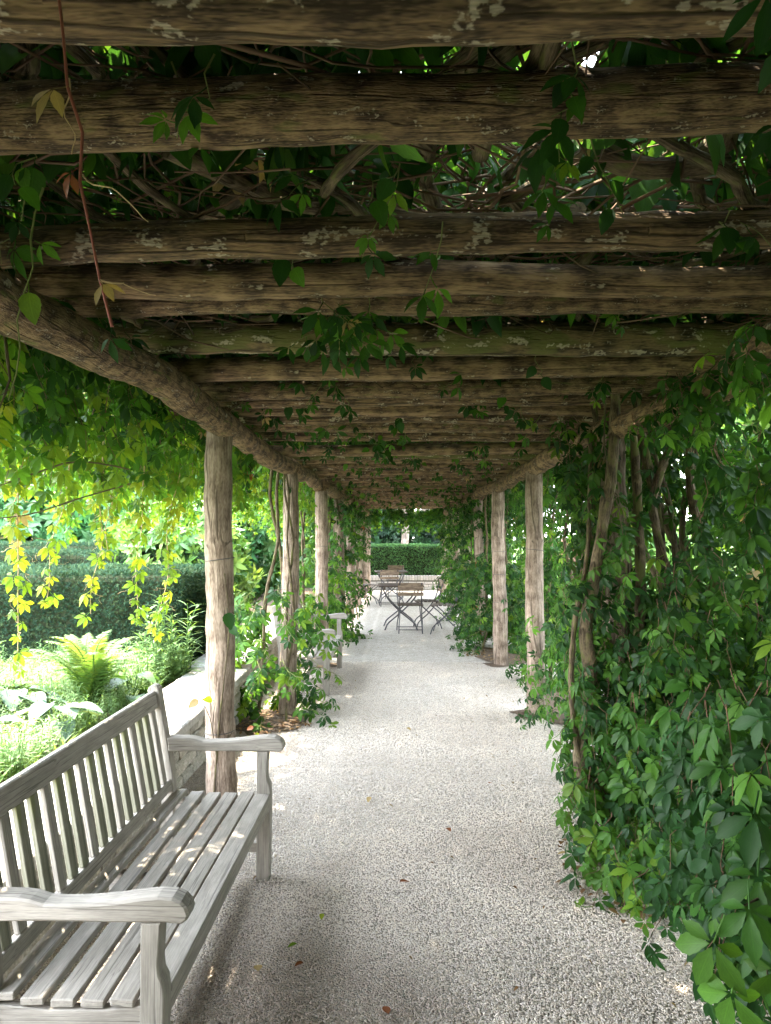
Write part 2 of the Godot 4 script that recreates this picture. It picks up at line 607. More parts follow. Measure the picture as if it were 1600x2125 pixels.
func materials() -> void:
	var logs := []
	for k in 4:
		var t := timber(1024 if k < 1 else 512, 512 if k < 1 else 256, 100 + k * 17, [Color(0.235, 0.158, 0.086), Color(0.205, 0.135, 0.074), Color(0.255, 0.170, 0.094), Color(0.170, 0.122, 0.062)][k],
			[Color(0.042, 0.027, 0.018), Color(0.035, 0.024, 0.016), Color(0.05, 0.033, 0.022), Color(0.028, 0.022, 0.014)][k], [0.25, 0.29, 0.20, 0.31][k], [0.26, 0.12, 0.10, 0.42][k])
		logs.append(textured(t, 0.9, 0.9))
	M.logs = logs
	var posts := []
	for k in 2:
		posts.append(textured(timber(512, 256, 300 + k * 19, Color(0.34, 0.265, 0.205), Color(0.12, 0.085, 0.06), 0.0, 0.10, Color(0.2, 0.18, 0.1), 0.7), 0.9, 0.8))
	M.posts = posts
	var teak := []
	var tt := timber(512, 512, 401, Color(0.305, 0.275, 0.235), Color(0.20, 0.178, 0.15), 0.0, 0.10, Color(0.25, 0.25, 0.15), 0.8)
	for k in 4:
		teak.append(textured(tt, 0.75, 0.10, Vector3(1.0, 5.5, 5.5), Vector3(0.31 * k, 0.27 * k, 0.43 * k)))
	M.teak = teak
	var dk := timber(256, 256, 431, Color(0.13, 0.10, 0.08), Color(0.05, 0.038, 0.032), 0.0, 0.0)
	M.teak_green = textured(timber(256, 256, 407, Color(0.25, 0.235, 0.18), Color(0.14, 0.135, 0.095), 0.0, 0.45, Color(0.17, 0.18, 0.075), 0.8), 0.8, 0.10, Vector3(1.0, 5.5, 5.5))
	M.brown = textured(dk, 0.6, 0.05, Vector3(1.5, 5, 5))
	var lt := timber(256, 256, 437, Color(0.27, 0.20, 0.14), Color(0.12, 0.085, 0.06), 0.0, 0.0)
	M.tan = textured(lt, 0.6, 0.05, Vector3(1.5, 5, 5))
	M.iron = plain(Color(0.05, 0.045, 0.05), 0.5, 0.5)
	M.wire = plain(Color(0.06, 0.055, 0.05), 0.6, 0.4)
	var bk := timber(256, 128, 451, Color(0.155, 0.120, 0.072), Color(0.05, 0.037, 0.023), 0.0, 0.40)
	M.bark = textured(bk, 0.95, 0.5)
	M.bark.uv1_scale = Vector3(3, 1, 1)
	M.twig = plain(Color(0.11, 0.070, 0.042), 0.9)
	M.shoot = plain(Color(0.13, 0.075, 0.045), 0.8)
	M.tendril = plain(Color(0.42, 0.30, 0.16), 0.7)
	M.red_stem = plain(Color(0.26, 0.085, 0.06), 0.6)
	M.green_stem = plain(Color(0.16, 0.18, 0.06), 0.7)
	var st := []
	for k in 3:
		var s := mottled(256, 256, 500 + k * 7, [Color(0.20, 0.19, 0.16), Color(0.16, 0.15, 0.125), Color(0.23, 0.215, 0.18)][k], [Color(0.44, 0.42, 0.37), Color(0.37, 0.35, 0.31), Color(0.48, 0.45, 0.39)][k], 0.02, 0.09)
		st.append(textured(s, 0.92, 1.0, Vector3(2.2, 2.2, 2.2), Vector3(0.3 * k, 0.1, 0.7 * k)))
	M.stones = st
	M.coping = textured(mottled(256, 256, 541, Color(0.24, 0.23, 0.21), Color(0.40, 0.385, 0.355), 0.02, 0.08), 0.9, 0.6, Vector3(1.5, 1.5, 1.5))
	M.mortar = plain(Color(0.15, 0.135, 0.115), 0.95)
	var br := []
	for k in 3:
		var s := mottled(128, 128, 560 + k, [Color(0.30, 0.13, 0.08), Color(0.36, 0.17, 0.10), Color(0.26, 0.13, 0.10)][k], [Color(0.48, 0.24, 0.14), Color(0.52, 0.28, 0.17), Color(0.42, 0.24, 0.18)][k], 0.03, 0.12)
		br.append(textured(s, 0.9, 0.5, Vector3(4, 4, 4)))
	M.bricks = br
	var gb := []
	for k in 3:
		var s := mottled(128, 128, 580 + k, [Color(0.25, 0.22, 0.20), Color(0.30, 0.26, 0.23), Color(0.22, 0.20, 0.18)][k], [Color(0.44, 0.40, 0.36), Color(0.48, 0.43, 0.38), Color(0.40, 0.37, 0.33)][k], 0.03, 0.12)
		gb.append(textured(s, 0.9, 0.5, Vector3(4, 4, 4)))
	M.grey_bricks = gb
	M.soil = textured(mottled(512, 512, 601, Color(0.045, 0.032, 0.022), Color(0.17, 0.12, 0.08), 0.03, 0.12), 0.95, 2.0, Vector3(1.2, 1.2, 1.2), Vector3.ZERO, true)
	M.lawn = textured(mottled(512, 512, 611, Color(0.05, 0.09, 0.025), Color(0.14, 0.20, 0.06), 0.02, 0.15), 0.95, 2.0, Vector3(0.8, 0.8, 0.8), Vector3.ZERO, true)
	M.gravel = textured(gravel_texture(), 0.95, 1.1, Vector3(0.9, 0.9, 0.9), Vector3.ZERO, true)
	M.pebble = tinted(0.9, 0.3)
	var vt := vein_texture()
	M.leaf = leafy(0.60, 0.48, vt)
	for t in TONES.size():
		var pair := []
		for k in 2:
			var m := leafy(0.60, 0.48, vt)
			m.vertex_color_use_as_albedo = false
			var c: Color = TONES[t] * [0.88, 1.18][k]
			m.albedo_color = Color(c.r, c.g, c.b).linear_to_srgb()
			pair.append(m)
		leaf_mats.append(pair)
	M.yew = leafy(0.10, 0.75)
	M.yew.metallic_specular = 0.15
	M.bush = leafy(0.35, 0.38)
	M.herb = leafy(0.5, 0.5)
	M.core = plain(Color(0.018, 0.022, 0.012), 1.0, 0.1)

func gravel_texture() -> Array:
	var w := 1024
	var im := FastNoiseLite.new()
	im.seed = 9
	im.noise_type = FastNoiseLite.TYPE_CELLULAR
	im.frequency = 0.085
	im.cellular_return_type = FastNoiseLite.RETURN_CELL_VALUE
	im.fractal_type = FastNoiseLite.FRACTAL_NONE
	var cv := im.get_seamless_image(w, w)
	cv.convert(Image.FORMAT_L8)
	im.cellular_return_type = FastNoiseLite.RETURN_DISTANCE2_SUB
	var ds := im.get_seamless_image(w, w)
	ds.convert(Image.FORMAT_L8)
	var a := cv.get_data()
	var b := ds.get_data()
	var c := field(w, w, 15, 0.008, 4)
	var col := PackedByteArray()
	var rel := PackedByteArray()
	col.resize(w * w * 3)
	rel.resize(w * w)
	for i in w * w:
		var k := a[i] / 255.0
		var e := b[i] / 255.0
		var p := c[i] / 255.0
		var q := Color(0.42, 0.372, 0.315).lerp(Color(0.59, 0.53, 0.455), k)
		q = q * (0.86 + 0.28 * p)
		q = q.lerp(Color(0.12, 0.105, 0.09), sm(0.16, 0.02, e) * 0.7)
		col[i * 3] = s8(q.r)
		col[i * 3 + 1] = s8(q.g)
		col[i * 3 + 2] = s8(q.b)
		rel[i] = int(clampf(sm(0.0, 0.5, e) * 0.8 + 0.2 * k, 0.0, 1.0) * 255.0)
	return [ImageTexture.create_from_image(Image.create_from_data(w, w, false, Image.FORMAT_RGB8, col)),
		ImageTexture.create_from_image(Image.create_from_data(w, w, false, Image.FORMAT_L8, rel))]

func leaf_shapes() -> void:
	LEAF["five_fine"] = [palmate(5, true, 1), palmate(5, true, 2), palmate(5, true, 3)]
	LEAF["five_plain"] = [palmate(5, false, 4), palmate(5, false, 5)]
	LEAF["three_fine"] = [palmate(3, true, 6), palmate(3, true, 7), palmate(3, true, 8)]
	LEAF["three_plain"] = [palmate(3, false, 9), palmate(3, false, 10)]
	LEAF["one_fine"] = [ovate(true, 11), ovate(true, 12), ovate(true, 13)]
	LEAF["one_plain"] = [ovate(false, 14), ovate(false, 15)]
	rng.seed = 21
	# yew sprig: a short twig with flat needles
	var mb := Mb.new()
	for i in 9:
		var t := i / 8.0
		for s in [-1.0, 1.0]:
			var a := Vector3(0, 0, t * 0.8)
			var d := Vector3(s * 0.8, rf(-0.1, 0.3), 0.55).normalized() * (0.42 - 0.18 * t)
			mb.tri(a - Vector3(0, 0, 0.035), a + Vector3(0, 0, 0.035), a + d, Vector3(0, 1, 0))
	LEAF["yew"] = mb.commit()
	# rosette of laurel-like leaves
	mb = Mb.new()
	for i in 9:
		var a := i * 2.4
		var tilt := 0.15 + 0.1 * i
		leaflet(mb, Transform3D(Basis(Vector3.UP, a) * Basis(Vector3.RIGHT, -0.9 + tilt), Vector3(0, 0.05, 0)), 1.0, 0.36, 0.25, 0.2, 4, 0.0)
	LEAF["rosette"] = mb.commit()
	# loose twig of tree leaves
	mb = Mb.new()
	for i in 14:
		var bs := Basis(Vector3.UP, rf(0, TAU)) * Basis(Vector3.RIGHT, rf(-0.8, 0.9))
		leaflet(mb, Transform3D(bs, rv(0.55)), 0.42, 0.22, 0.2, 0.2, 3, 0.0)
	LEAF["spray"] = mb.commit()
	# feathery stem with narrow leaves
	for k in 2:
		mb = Mb.new()
		var p := wander(Vector3.ZERO, Vector3(rf(-0.2, 0.2), 1.0, rf(-0.2, 0.2)), 6, 0.03)
		mb.tube(p, taper(6, 0.012, 0.006), 3)
		for i in 26:
			var t := 0.12 + 0.88 * i / 26.0
			var at := p[int(t * 5.99)].lerp(p[int(t * 5.99) + 1], fposmod(t * 5.99, 1.0))
			var bs := Basis(Vector3.UP, i * 2.4 + rf(-0.3, 0.3)) * Basis(Vector3.RIGHT, -rf(0.1, 0.9))
			leaflet(mb, Transform3D(bs, at), rf(0.20, 0.36) * (1.15 - 0.6 * t), 0.030 if k == 0 else 0.040, 0.35, 0.1, 3, 0.0)
		LEAF["herb%d" % k] = mb.commit()
	# blade of grass-like foliage
	mb = Mb.new()
	for i in 7:
		leaflet(mb, Transform3D(Basis(Vector3.UP, i * 0.9 + rf(-0.3, 0.3)) * Basis(Vector3.RIGHT, -rf(0.7, 1.4)), Vector3(rf(-0.1, 0.1), 0, rf(-0.1, 0.1))), rf(0.6, 1.0), 0.06, 0.4, 0.15, 4, 0.0, 0.5)
	LEAF["tuft"] = mb.commit()

# ---------------------------------------------------------------- ground
func sheet(x0: float, x1: float, z0: float, z1: float, nx: int, nz: int, y: float, amp: float, sd: int) -> ArrayMesh:
	var nn := noise(sd, 0.35, 3)
	var p := PackedVector3Array()
	for i in nx + 1:
		for j in nz + 1:
			var x := lerpf(x0, x1, i / float(nx))
			var z := lerpf(z0, z1, j / float(nz))
			p.append(Vector3(x, y + amp * nn.get_noise_2d(x, z), z))
	var mb := Mb.new()
	mb.grid(p, nx + 1, nz + 1, false, 1, 1, true)
	if mb.n[0].y < 0:
		for i in mb.n.size(): mb.n[i] = -mb.n[i]
	return mb.commit()

func setting() -> void:
	single("ground", sheet(-200, 200, -200, 200, 8, 8, -0.03, 0.0, 1), M.lawn, "grass ground reaching away beyond the garden", "ground", "structure")
	single("gravel_path", sheet(-1.62, 2.25, -20.8, 4.0, 40, 200, 0.0, 0.012, 2), M.gravel, "pale gravel walk running straight under the pergola", "path", "structure")
	single("garden_bed", sheet(-16, -1.70, -30, 4, 60, 120, 0.36, 0.05, 3), M.soil, "raised planted bed left of the low stone wall", "garden bed", "structure")
	single("garden_path", sheet(3.1, 4.6, -16, 3, 6, 40, -0.012, 0.006, 4), M.gravel, "pale path in the sunny garden right of the pergola", "path", "structure")
	# ragged strips of bare earth at the foot of the creepers
	for q in [[1.38, -3.5, 0.52, 0.56, 5], [-1.12, -6.15, 0.34, 0.45, 6], [1.35, -9.6, 0.4, 0.7, 7], [1.5, -1.7, 0.45, 1.1, 8], [1.45, -6.6, 0.3, 0.8, 10], [1.125, -6.43, 0.19, 0.17, 11], [1.125, -8.85, 0.18, 0.17, 12], [-0.976, -3.90, 0.19, 0.18, 13], [-0.976, -8.8, 0.2, 0.2, 14]]:
		var mb := Mb.new()
		var nn := noise(40 + q[4], 0.9, 3)
		var ring := []
		for i in 28:
			var a := TAU * i / 28.0
			var k := 1.0 + 0.35 * nn.get_noise_2d(cos(a) * 1.3 + q[4], sin(a) * 1.3)
			ring.append(Vector3(q[0] + cos(a) * q[2] * k, 0.013, q[1] + sin(a) * q[3] * k))
		for i in 28:
			mb.tri(Vector3(q[0], 0.03, q[1]), ring[i], ring[(i + 1) % 28], Vector3.UP)
		single("soil", mb.commit(), M.soil, "dark bare earth round the foot of a post or creeper", "soil", "structure")

func gravel() -> void:
	rng.seed = 5
	var shapes := []
	for k in 3:
		var mb := Mb.new()
		var rows := 5
		var cols := 7
		var p := PackedVector3Array()
		for r in rows:
			var th := PI * r / (rows - 1)
			for c in cols:
				var a := TAU * (c % (cols - 1)) / (cols - 1)
				var h := fposmod(sin(r * 12.9 + (c % (cols - 1)) * 78.2 + k * 37.7) * 43758.5, 1.0)
				var q := 1.0 if r == 0 or r == rows - 1 else 0.75 + 0.45 * h
				p.append(Vector3(sin(th) * cos(a) * q, cos(th) * 0.48, sin(th) * sin(a) * q * 0.8))
		mb.grid(p, rows, cols, true, 1, 1)
		shapes.append(mb.commit())
	var drift := noise(31, 0.55, 4)
	for k in 3:
		var where := []
		var tints := []
		for i in 108000:
			# thickest where it lies close, thinning away
			var d := 2.05 + 7.0 * pow(rng.randf(), 1.75)
			var x := rf(-1.6, 2.1)
			var s := rf(0.0027, 0.0052) * (1.25 if rng.randf() < 0.1 else 1.0)
			var q := drift.get_noise_2d(x, -d)
			var bs := Basis.from_euler(Vector3(rf(-0.5, 0.5), rf(0, TAU), rf(-0.5, 0.5))).scaled(Vector3(s, s, s))
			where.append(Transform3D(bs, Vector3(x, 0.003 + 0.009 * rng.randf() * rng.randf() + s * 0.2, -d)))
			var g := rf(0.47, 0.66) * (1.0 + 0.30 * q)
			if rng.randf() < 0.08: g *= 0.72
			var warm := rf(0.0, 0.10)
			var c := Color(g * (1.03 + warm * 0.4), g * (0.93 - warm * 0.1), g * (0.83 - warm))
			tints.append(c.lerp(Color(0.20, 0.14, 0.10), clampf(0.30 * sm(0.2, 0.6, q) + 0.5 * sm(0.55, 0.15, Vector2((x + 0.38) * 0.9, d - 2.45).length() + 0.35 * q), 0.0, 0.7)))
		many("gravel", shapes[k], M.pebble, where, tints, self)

# ---------------------------------------------------------------- pergola
func log_mesh(ln: float, r0: float, r1: float, bend: float, sd: int, rough := 0.16, sides := 18, caps := true) -> ArrayMesh:
	rng.seed = sd * 31 + 7
	var n := maxi(10, int(ln / 0.045))
	var p := PackedVector3Array()
	var rad := PackedFloat32Array()
	var f := noise(sd, 0.8, 2)
	for i in n + 1:
		var t := i / float(n)
		var x := t * ln
		p.append(Vector3(x, bend * (sin(PI * t * 1.3 + sd) * 0.6 + f.get_noise_2d(x, 3.0)), bend * (sin(PI * t * 1.7 + sd * 2.0) * 0.6 + f.get_noise_2d(x, 9.0))))
		rad.append(lerpf(r0, r1, t) * (1.0 + 0.10 * f.get_noise_2d(x * 0.8, 20.0)))
	var mb := Mb.new()
	var knots := []
	for i in int(ln * 1.6):
		var j := 1 + rng.randi() % (n - 1)
		var a := rf(0, TAU)
		knots.append([p[j] + Vector3(0, cos(a), sin(a)) * rad[j], rf(0.025, 0.05), rf(0.006, 0.016)])
	mb.tube(p, rad, sides, 1.0, rough, noise(sd + 5, 6.0, 4), caps, knots)
	return mb.commit()

func along(from: Vector3, to: Vector3, roll := 0.0) -> Transform3D:
	var x := (to - from).normalized()
	var z := x.cross(Vector3.UP)
	if z.length() < 0.05: z = Vector3.BACK
	z = z.normalized()
	var y := z.cross(x)
	return Transform3D(Basis(x, y, z) * Basis(Vector3.RIGHT, roll), from)

var post_spots := []
func pergola() -> void:
	var t := thing("pergola", "rustic pergola of round weathered logs over the gravel walk", "pergola")
	var left := [-1.0, 1.45, 3.90, 6.42, 8.80, 11.1, 13.5, 15.9, 18.2, 20.3]
	var right := [-1.0, 1.50, 3.97, 6.43, 8.85, 11.05, 13.4, 15.8, 18.1, 20.3]
	var k := 0
	for side in [0, 1]:
		var row: Array = [left, right][side]
		var xx: float = [-0.976, 1.125][side]
		var tops := []
		for i in row.size():
			k += 1
			rng.seed = 900 + k
			var r := rf(0.068, 0.082)
			if side == 0 and i == 2: r = 0.073
			var foot := Vector3(xx + rf(-0.02, 0.02), -0.05, -row[i])
			var head := Vector3(xx + rf(-0.015, 0.015), 2.10, -row[i] + rf(-0.03, 0.03))
			var p := part("post", log_mesh(2.15, r * 1.08, r * 0.95, 0.012, 900 + k, 0.14, 20), M.posts[k % 2], t, along(foot, head, rf(0, TAU)))
			post_spots.append(foot)
			tops.append(Vector3(xx, 2.135, -row[i]))
			# binding wires
			if i >= 1:
				for h in ([0.52, 1.42] if k % 2 else [0.75, 1.35, 1.08]):
					var mb := Mb.new()
					var ring := PackedVector3Array()
					var tilt := rf(-0.05, 0.05)
					for c in 21:
						var a := TAU * c / 20.0
						var q := r * 1.045
						ring.append(Vector3(h + 0.05 + tilt * cos(a) * q * 3.0, cos(a) * q, sin(a) * q))
					mb.tube(ring, taper(20, 0.0022, 0.0022), 4)
					part("wire", mb.commit(), M.wire, p)
		for i in row.size() - 1:
			k += 1
			rng.seed = 1300 + k
			var a: Vector3 = tops[i] + Vector3(rf(-0.02, 0.03), rf(-0.012, 0.012), 0.05)
			var b: Vector3 = tops[i + 1] + Vector3(rf(-0.03, 0.02), rf(-0.012, 0.012), -0.04)
			part("purlin", log_mesh(a.distance_to(b), rf(0.066, 0.078), rf(0.062, 0.076), 0.028, 1300 + k, 0.14, 20), M.logs[[0, 2, 2][k % 3]], t, along(a, b, rf(0, TAU)))
	var at := [1.00, 1.30, 1.86, 2.20, 2.40, 2.95, 3.31, 3.80, 4.09, 4.41, 4.66, 5.04, 5.58, 6.10, 6.55, 7.05]
	var d := 7.4
	rng.seed = 77
	while d < 20.8:
		at.append(d)
		d += rf(0.30, 0.50)
	d = 0.55  # beams overhead and behind, out of view, laid for their shade
	while d > -6.4:
		at.append(d)
		d -= rf(0.38, 0.5)
	for i in at.size():
		rng.seed = 1700 + i
		var r := rf(0.047, 0.060)
		if i == 1: r = 0.057
		if i == 0: r = 0.060
		if i == 5: r = 0.066
		var y0 := 2.250 + r
		if i == 13: y0 -= 0.05
		var a := Vector3(-1.5 + rf(-0.12, 0.12), y0 + rf(-0.006, 0.012), -at[i] + rf(-0.03, 0.03))
		var b := Vector3(1.68 + rf(-0.12, 0.12), y0 + rf(-0.006, 0.012), -at[i] + rf(-0.03, 0.03))
		if i == 5: a.y += 0.03
		if i == 4:
			a.y += 0.01
			b.z += 0.05
		var m: int = [1, 0, 1, 2, 0, 3, 2, 0, 1, 2][i % 10]
		if i < 3:
			var where := []
			var tints := []
			for j in 900:
				var q := a.lerp(b, rng.randf()) + Vector3(0, r * rf(0.80, 1.0), r * rf(-0.55, 0.35))
				where.append(face_leaf(q, Vector3(rf(-1, 1), rf(0, 1.2), rf(-1, 1)), Vector3.UP + rv(0.8), rf(0.010, 0.022)))
				tints.append(Color(0.035, 0.042, 0.016) * rf(0.5, 1.6))
			many("moss", LEAF["yew"], M.yew, where, tints, t)
		part("crossbeam", log_mesh(a.distance_to(b), r, r * rf(0.85, 1.05), 0.013, 1700 + i, 0.12, 22 if i < 12 else 14), M.logs[m], t, along(a, b, rf(-0.5, 0.5)))

# ---------------------------------------------------------------- walls
func stone_mesh(s: Vector3, sd: int) -> ArrayMesh:
	rng.seed = sd
	var mb := Mb.new()
	var n := 3
	# rounded block: cube sphere points pulled towards a box and jittered
	var f := noise(sd, 6.0, 2)
	mb.box(Transform3D(Basis.from_euler(Vector3(rf(-0.03, 0.03), rf(-0.05, 0.05), rf(-0.04, 0.04))), Vector3.ZERO), s, minf(s.y, s.z) * 0.16)
	for i in mb.v.size():
		var q := mb.v[i]
		mb.v[i] = q + Vector3(f.get_noise_3d(q.x, q.y, q.z), f.get_noise_3d(q.y + 5, q.z, q.x), f.get_noise_3d(q.z + 9, q.x, q.y)) * 0.014
	return mb.commit()

func walls() -> void:
	var shapes := []
	for k in 8:
		shapes.append(stone_mesh(Vector3(0.16, [0.085, 0.075, 0.095, 0.08][k % 4], [0.17, 0.22, 0.27, 0.13][k / 2]), 50 + k))
	var runs := [
		["low stone wall behind the nearest bench with pale coping on top", -1.43, 1.0, 6.26, 0.34],
		["far stretch of low stone wall behind the second bench", -1.55, 6.32, 12.0, 0.34]]
	for q in runs:
		var t := thing("stone_wall", q[0], "wall", Vector3(q[1], 0, -(q[2] + q[3]) / 2))
		var zc: float = (q[2] + q[3]) / 2
		var mb := Mb.new()
		mb.box(Transform3D(Basis(), Vector3(-0.13, 0.17, 0)), Vector3(0.30, 0.36, q[3] - q[2] - 0.03), 0.0)
		part("mortar", mb.commit(), M.mortar, t)
		rng.seed = 61
		var y := 0.0
		for course in 4:
			var h := 0.088
			var d: float = q[2] + 0.02 + 0.06 * (course % 2)
			while d < q[3] - 0.06:
				var k := rng.randi() % 8
				var ln: float = [0.17, 0.22, 0.27, 0.13][k / 2]
				if d + ln > q[3]: break
				part("stone", shapes[k], M.stones[rng.randi() % 3], t, Transform3D(Basis(), Vector3(rf(-0.008, 0.012), y + h / 2, -(d + ln / 2) + zc)))
				d += ln + 0.012
			y += h
		# the end that faces across the walk
		for course in 4:
			part("stone", shapes[(course * 3) % 8], M.stones[course % 3], t, Transform3D(Basis(Vector3.UP, PI / 2), Vector3(-0.13 + 0.02 * (course % 2), 0.044 + 0.088 * course, -q[3] + zc + 0.06)))
		var d: float = q[2]
		while d < q[3] - 0.1:
			var ln := minf(rf(0.55, 0.75), q[3] + 0.02 - d)
			if q[3] - d - ln < 0.3: ln = q[3] + 0.02 - d
			mb = Mb.new()
			mb.box(Transform3D(), Vector3(0.47, 0.062, ln - 0.012), 0.008)
			part("coping_stone", mb.commit(), M.coping, t, Transform3D(Basis.from_euler(Vector3(rf(-0.006, 0.006), rf(-0.008, 0.008), 0)), Vector3(-0.115, 0.388, -(d + ln / 2) + zc)))
			d += ln
	# low brick wall closing the end of the walk
	var t := thing("brick_wall", "low greyish brick wall closing the far end of the walk", "wall", Vector3(0.4, 0, -20.95))
	var mb := Mb.new()
	mb.box(Transform3D(Basis(), Vector3(0, 0.15, -0.06)), Vector3(4.6, 0.36, 0.14), 0.0)
	part("mortar", mb.commit(), M.mortar, t)
	var flat := Mb.new()
	flat.box(Transform3D(), Vector3(0.215, 0.065, 0.10), 0.006)
	var flat_m := flat.commit()
	var up := Mb.new()
	up.box(Transform3D(), Vector3(0.068, 0.13, 0.22), 0.006)
	var up_m := up.commit()
	rng.seed = 71
	for course in 3:
		for i in 20:
			part("brick", flat_m, M.grey_bricks[rng.randi() % 3], t, Transform3D(Basis(), Vector3(-2.2 + i * 0.227 + 0.11 * (course % 2), 0.04 + 0.077 * course, 0.02 + rf(-0.004, 0.004))))
	for i in 58:
		part("brick", up_m, M.grey_bricks[rng.randi() % 3], t, Transform3D(Basis(), Vector3(-2.27 + i * 0.079, 0.335 + rf(-0.003, 0.003), -0.05)))
	# warm brick wall glimpsed in the right-hand garden
	t = thing("garden_wall", "sunlit orange brick wall glimpsed between the posts on the right", "wall", Vector3(3.3, 0, -13.2))
	mb = Mb.new()
	mb.box(Transform3D(Basis(), Vector3(0, 0.75, -0.06)), Vector3(2.2, 1.5, 0.14), 0.0)
	part("mortar", mb.commit(), M.mortar, t)
	for course in 19:
		for i in 9:
			part("brick", flat_m, M.bricks[rng.randi() % 3], t, Transform3D(Basis(), Vector3(-0.98 + i * 0.227 + 0.11 * (course % 2), 0.04 + 0.077 * course, 0.02 + rf(-0.004, 0.004))))

# ---------------------------------------------------------------- hedges
func hedge(label: String, x0: float, x1: float, d0: float, d1: float, y0: float, y1: float, per: float, size: float, tones: Array, sd: int) -> void:
	rng.seed = sd
	var t := thing("hedge", label, "hedge", Vector3((x0 + x1) / 2, y0, -(d0 + d1) / 2))
	var f := noise(sd, 0.9, 3)
	var w := x1 - x0
	var dp := d1 - d0
	var h := y1 - y0
	var mb := Mb.new()
	mb.box(Transform3D(Basis(), Vector3(0, h / 2 - 0.02, 0)), Vector3(w - 0.10, h - 0.06, dp - 0.10), 0.03)
	part("branches", mb.commit(), M.core, t)
	var where := []
	var tints := []
	# front, back, top, two ends: clipped flat, a little uneven
	var faces := [[Vector3(0, 0, 1), w * h], [Vector3(0, 0, -1), w * h * 0.15], [Vector3(0, 1, 0), w * dp], [Vector3(1, 0, 0), dp * h], [Vector3(-1, 0, 0), dp * h * 0.3]]
	for fc in faces:
		var nn: Vector3 = fc[0]
		for i in int(fc[1] * per):
			var p := Vector3(rf(-0.5, 0.5) * w, rf(0, 1) * h, rf(-0.5, 0.5) * dp)
			if nn.z != 0.0: p.z = nn.z * dp * 0.5
			if nn.x != 0.0: p.x = nn.x * w * 0.5
			if nn.y != 0.0: p.y = h
			var k := f.get_noise_3d(p.x * 1.4, p.y * 1.4, p.z * 1.4)
			p += nn * (k * 0.04 - rf(0.0, 0.035) + (rf(0.0, 0.045) if rng.randf() < 0.03 else 0.0))
			if nn.y == 0.0: p.y = minf(p.y, h)
			var dir := nn * rf(0.3, 1.0) + rv(0.8) + Vector3(0, 0.25, 0)
			where.append(face_leaf(p, dir, nn + rv(0.8), size * rf(0.7, 1.35)))
			var c: Color = tones[rng.randi() % tones.size()] * (1.0 + 0.5 * k) * rf(0.7, 1.3)
			tints.append(c)
	many("foliage", LEAF["yew"], M.yew, where, tints, t)

func hedges() -> void:
	var yew := [Color(0.020, 0.047, 0.026), Color(0.028, 0.062, 0.032), Color(0.017, 0.038, 0.024), Color(0.045, 0.070, 0.03)]
	var box := [Color(0.07, 0.15, 0.05), Color(0.09, 0.18, 0.06), Color(0.05, 0.12, 0.05)]
	hedge("dark clipped yew hedge standing nearest behind the fern", -7.6, -1.95, 6.45, 8.0, 0.34, 1.215, 6200, 0.032, yew, 201)
	hedge("clipped hedge in the middle, its top just above the nearest hedge", -9.5, -2.6, 9.8, 10.7, 0.34, 1.31, 2600, 0.042, yew, 202)
	hedge("low clipped hedge block furthest back on the left, below the laurels", -9.0, -4.1, 12.1, 13.0, 0.34, 1.40, 1800, 0.05, yew, 203)
	hedge("clipped green hedge above the low brick wall at the end of the walk", -2.0, 2.7, 21.15, 22.2, 0.2, 1.25, 2200, 0.05, box, 204)

# ---------------------------------------------------------------- garden on the left
func fern(label: String, at: Vector3, n: int, size: float, sd: int) -> void:
	rng.seed = sd
	var t := thing("fern", label, "fern", at)
	var mats := []
	for c in [Color(0.13, 0.24, 0.055), Color(0.095, 0.20, 0.045), Color(0.17, 0.26, 0.065)]:
		var m := leafy(0.5, 0.5, M.leaf.albedo_texture)
		m.vertex_color_use_as_albedo = false
		m.albedo_color = c.linear_to_srgb()
		mats.append(m)
	var fronds := []
	for k in 3:
		var mb := Mb.new()
		var p := PackedVector3Array()
		for i in 13:
			var u := i / 12.0
			p.append(Vector3(0, sin(u * 1.5) * 0.95, u * u * 0.55))
		mb.tube(p, taper(12, 0.012, 0.003), 4)
		for i in 24:
			var u := 0.10 + 0.9 * i / 24.0
			var j := int(u * 11.99)
			var q := p[j].lerp(p[j + 1], fposmod(u * 11.99, 1.0))
			var tg := (p[j + 1] - p[j]).normalized()
			var ln := 0.17 * pow(sin(PI * pow(u, 0.6)), 0.8) + 0.015
			for s in [-1.0, 1.0]:
				var d := (Vector3(s, 0, 0) + tg * 0.55 + Vector3(0, rf(-0.15, 0.15), 0)).normalized()
				var nn := tg.cross(Vector3(1, 0, 0)).normalized()
				leaflet(mb, face_leaf(q, d, nn, 1.0), ln, 0.030, 0.25, 0.1, 5, 0.25, 0.5)
		fronds.append(mb.commit())
	for i in n:
		var a := TAU * i / n + rf(-0.25, 0.25)
		var s := size * rf(0.75, 1.1)
		part("frond", fronds[i % 3], mats[i % 3], t, Transform3D(Basis(Vector3.UP, a) * Basis(Vector3.RIGHT, rf(-0.2, 0.38)) * Basis().scaled(Vector3(s, s, s)), Vector3(cos(a), 0, sin(a)) * 0.05))

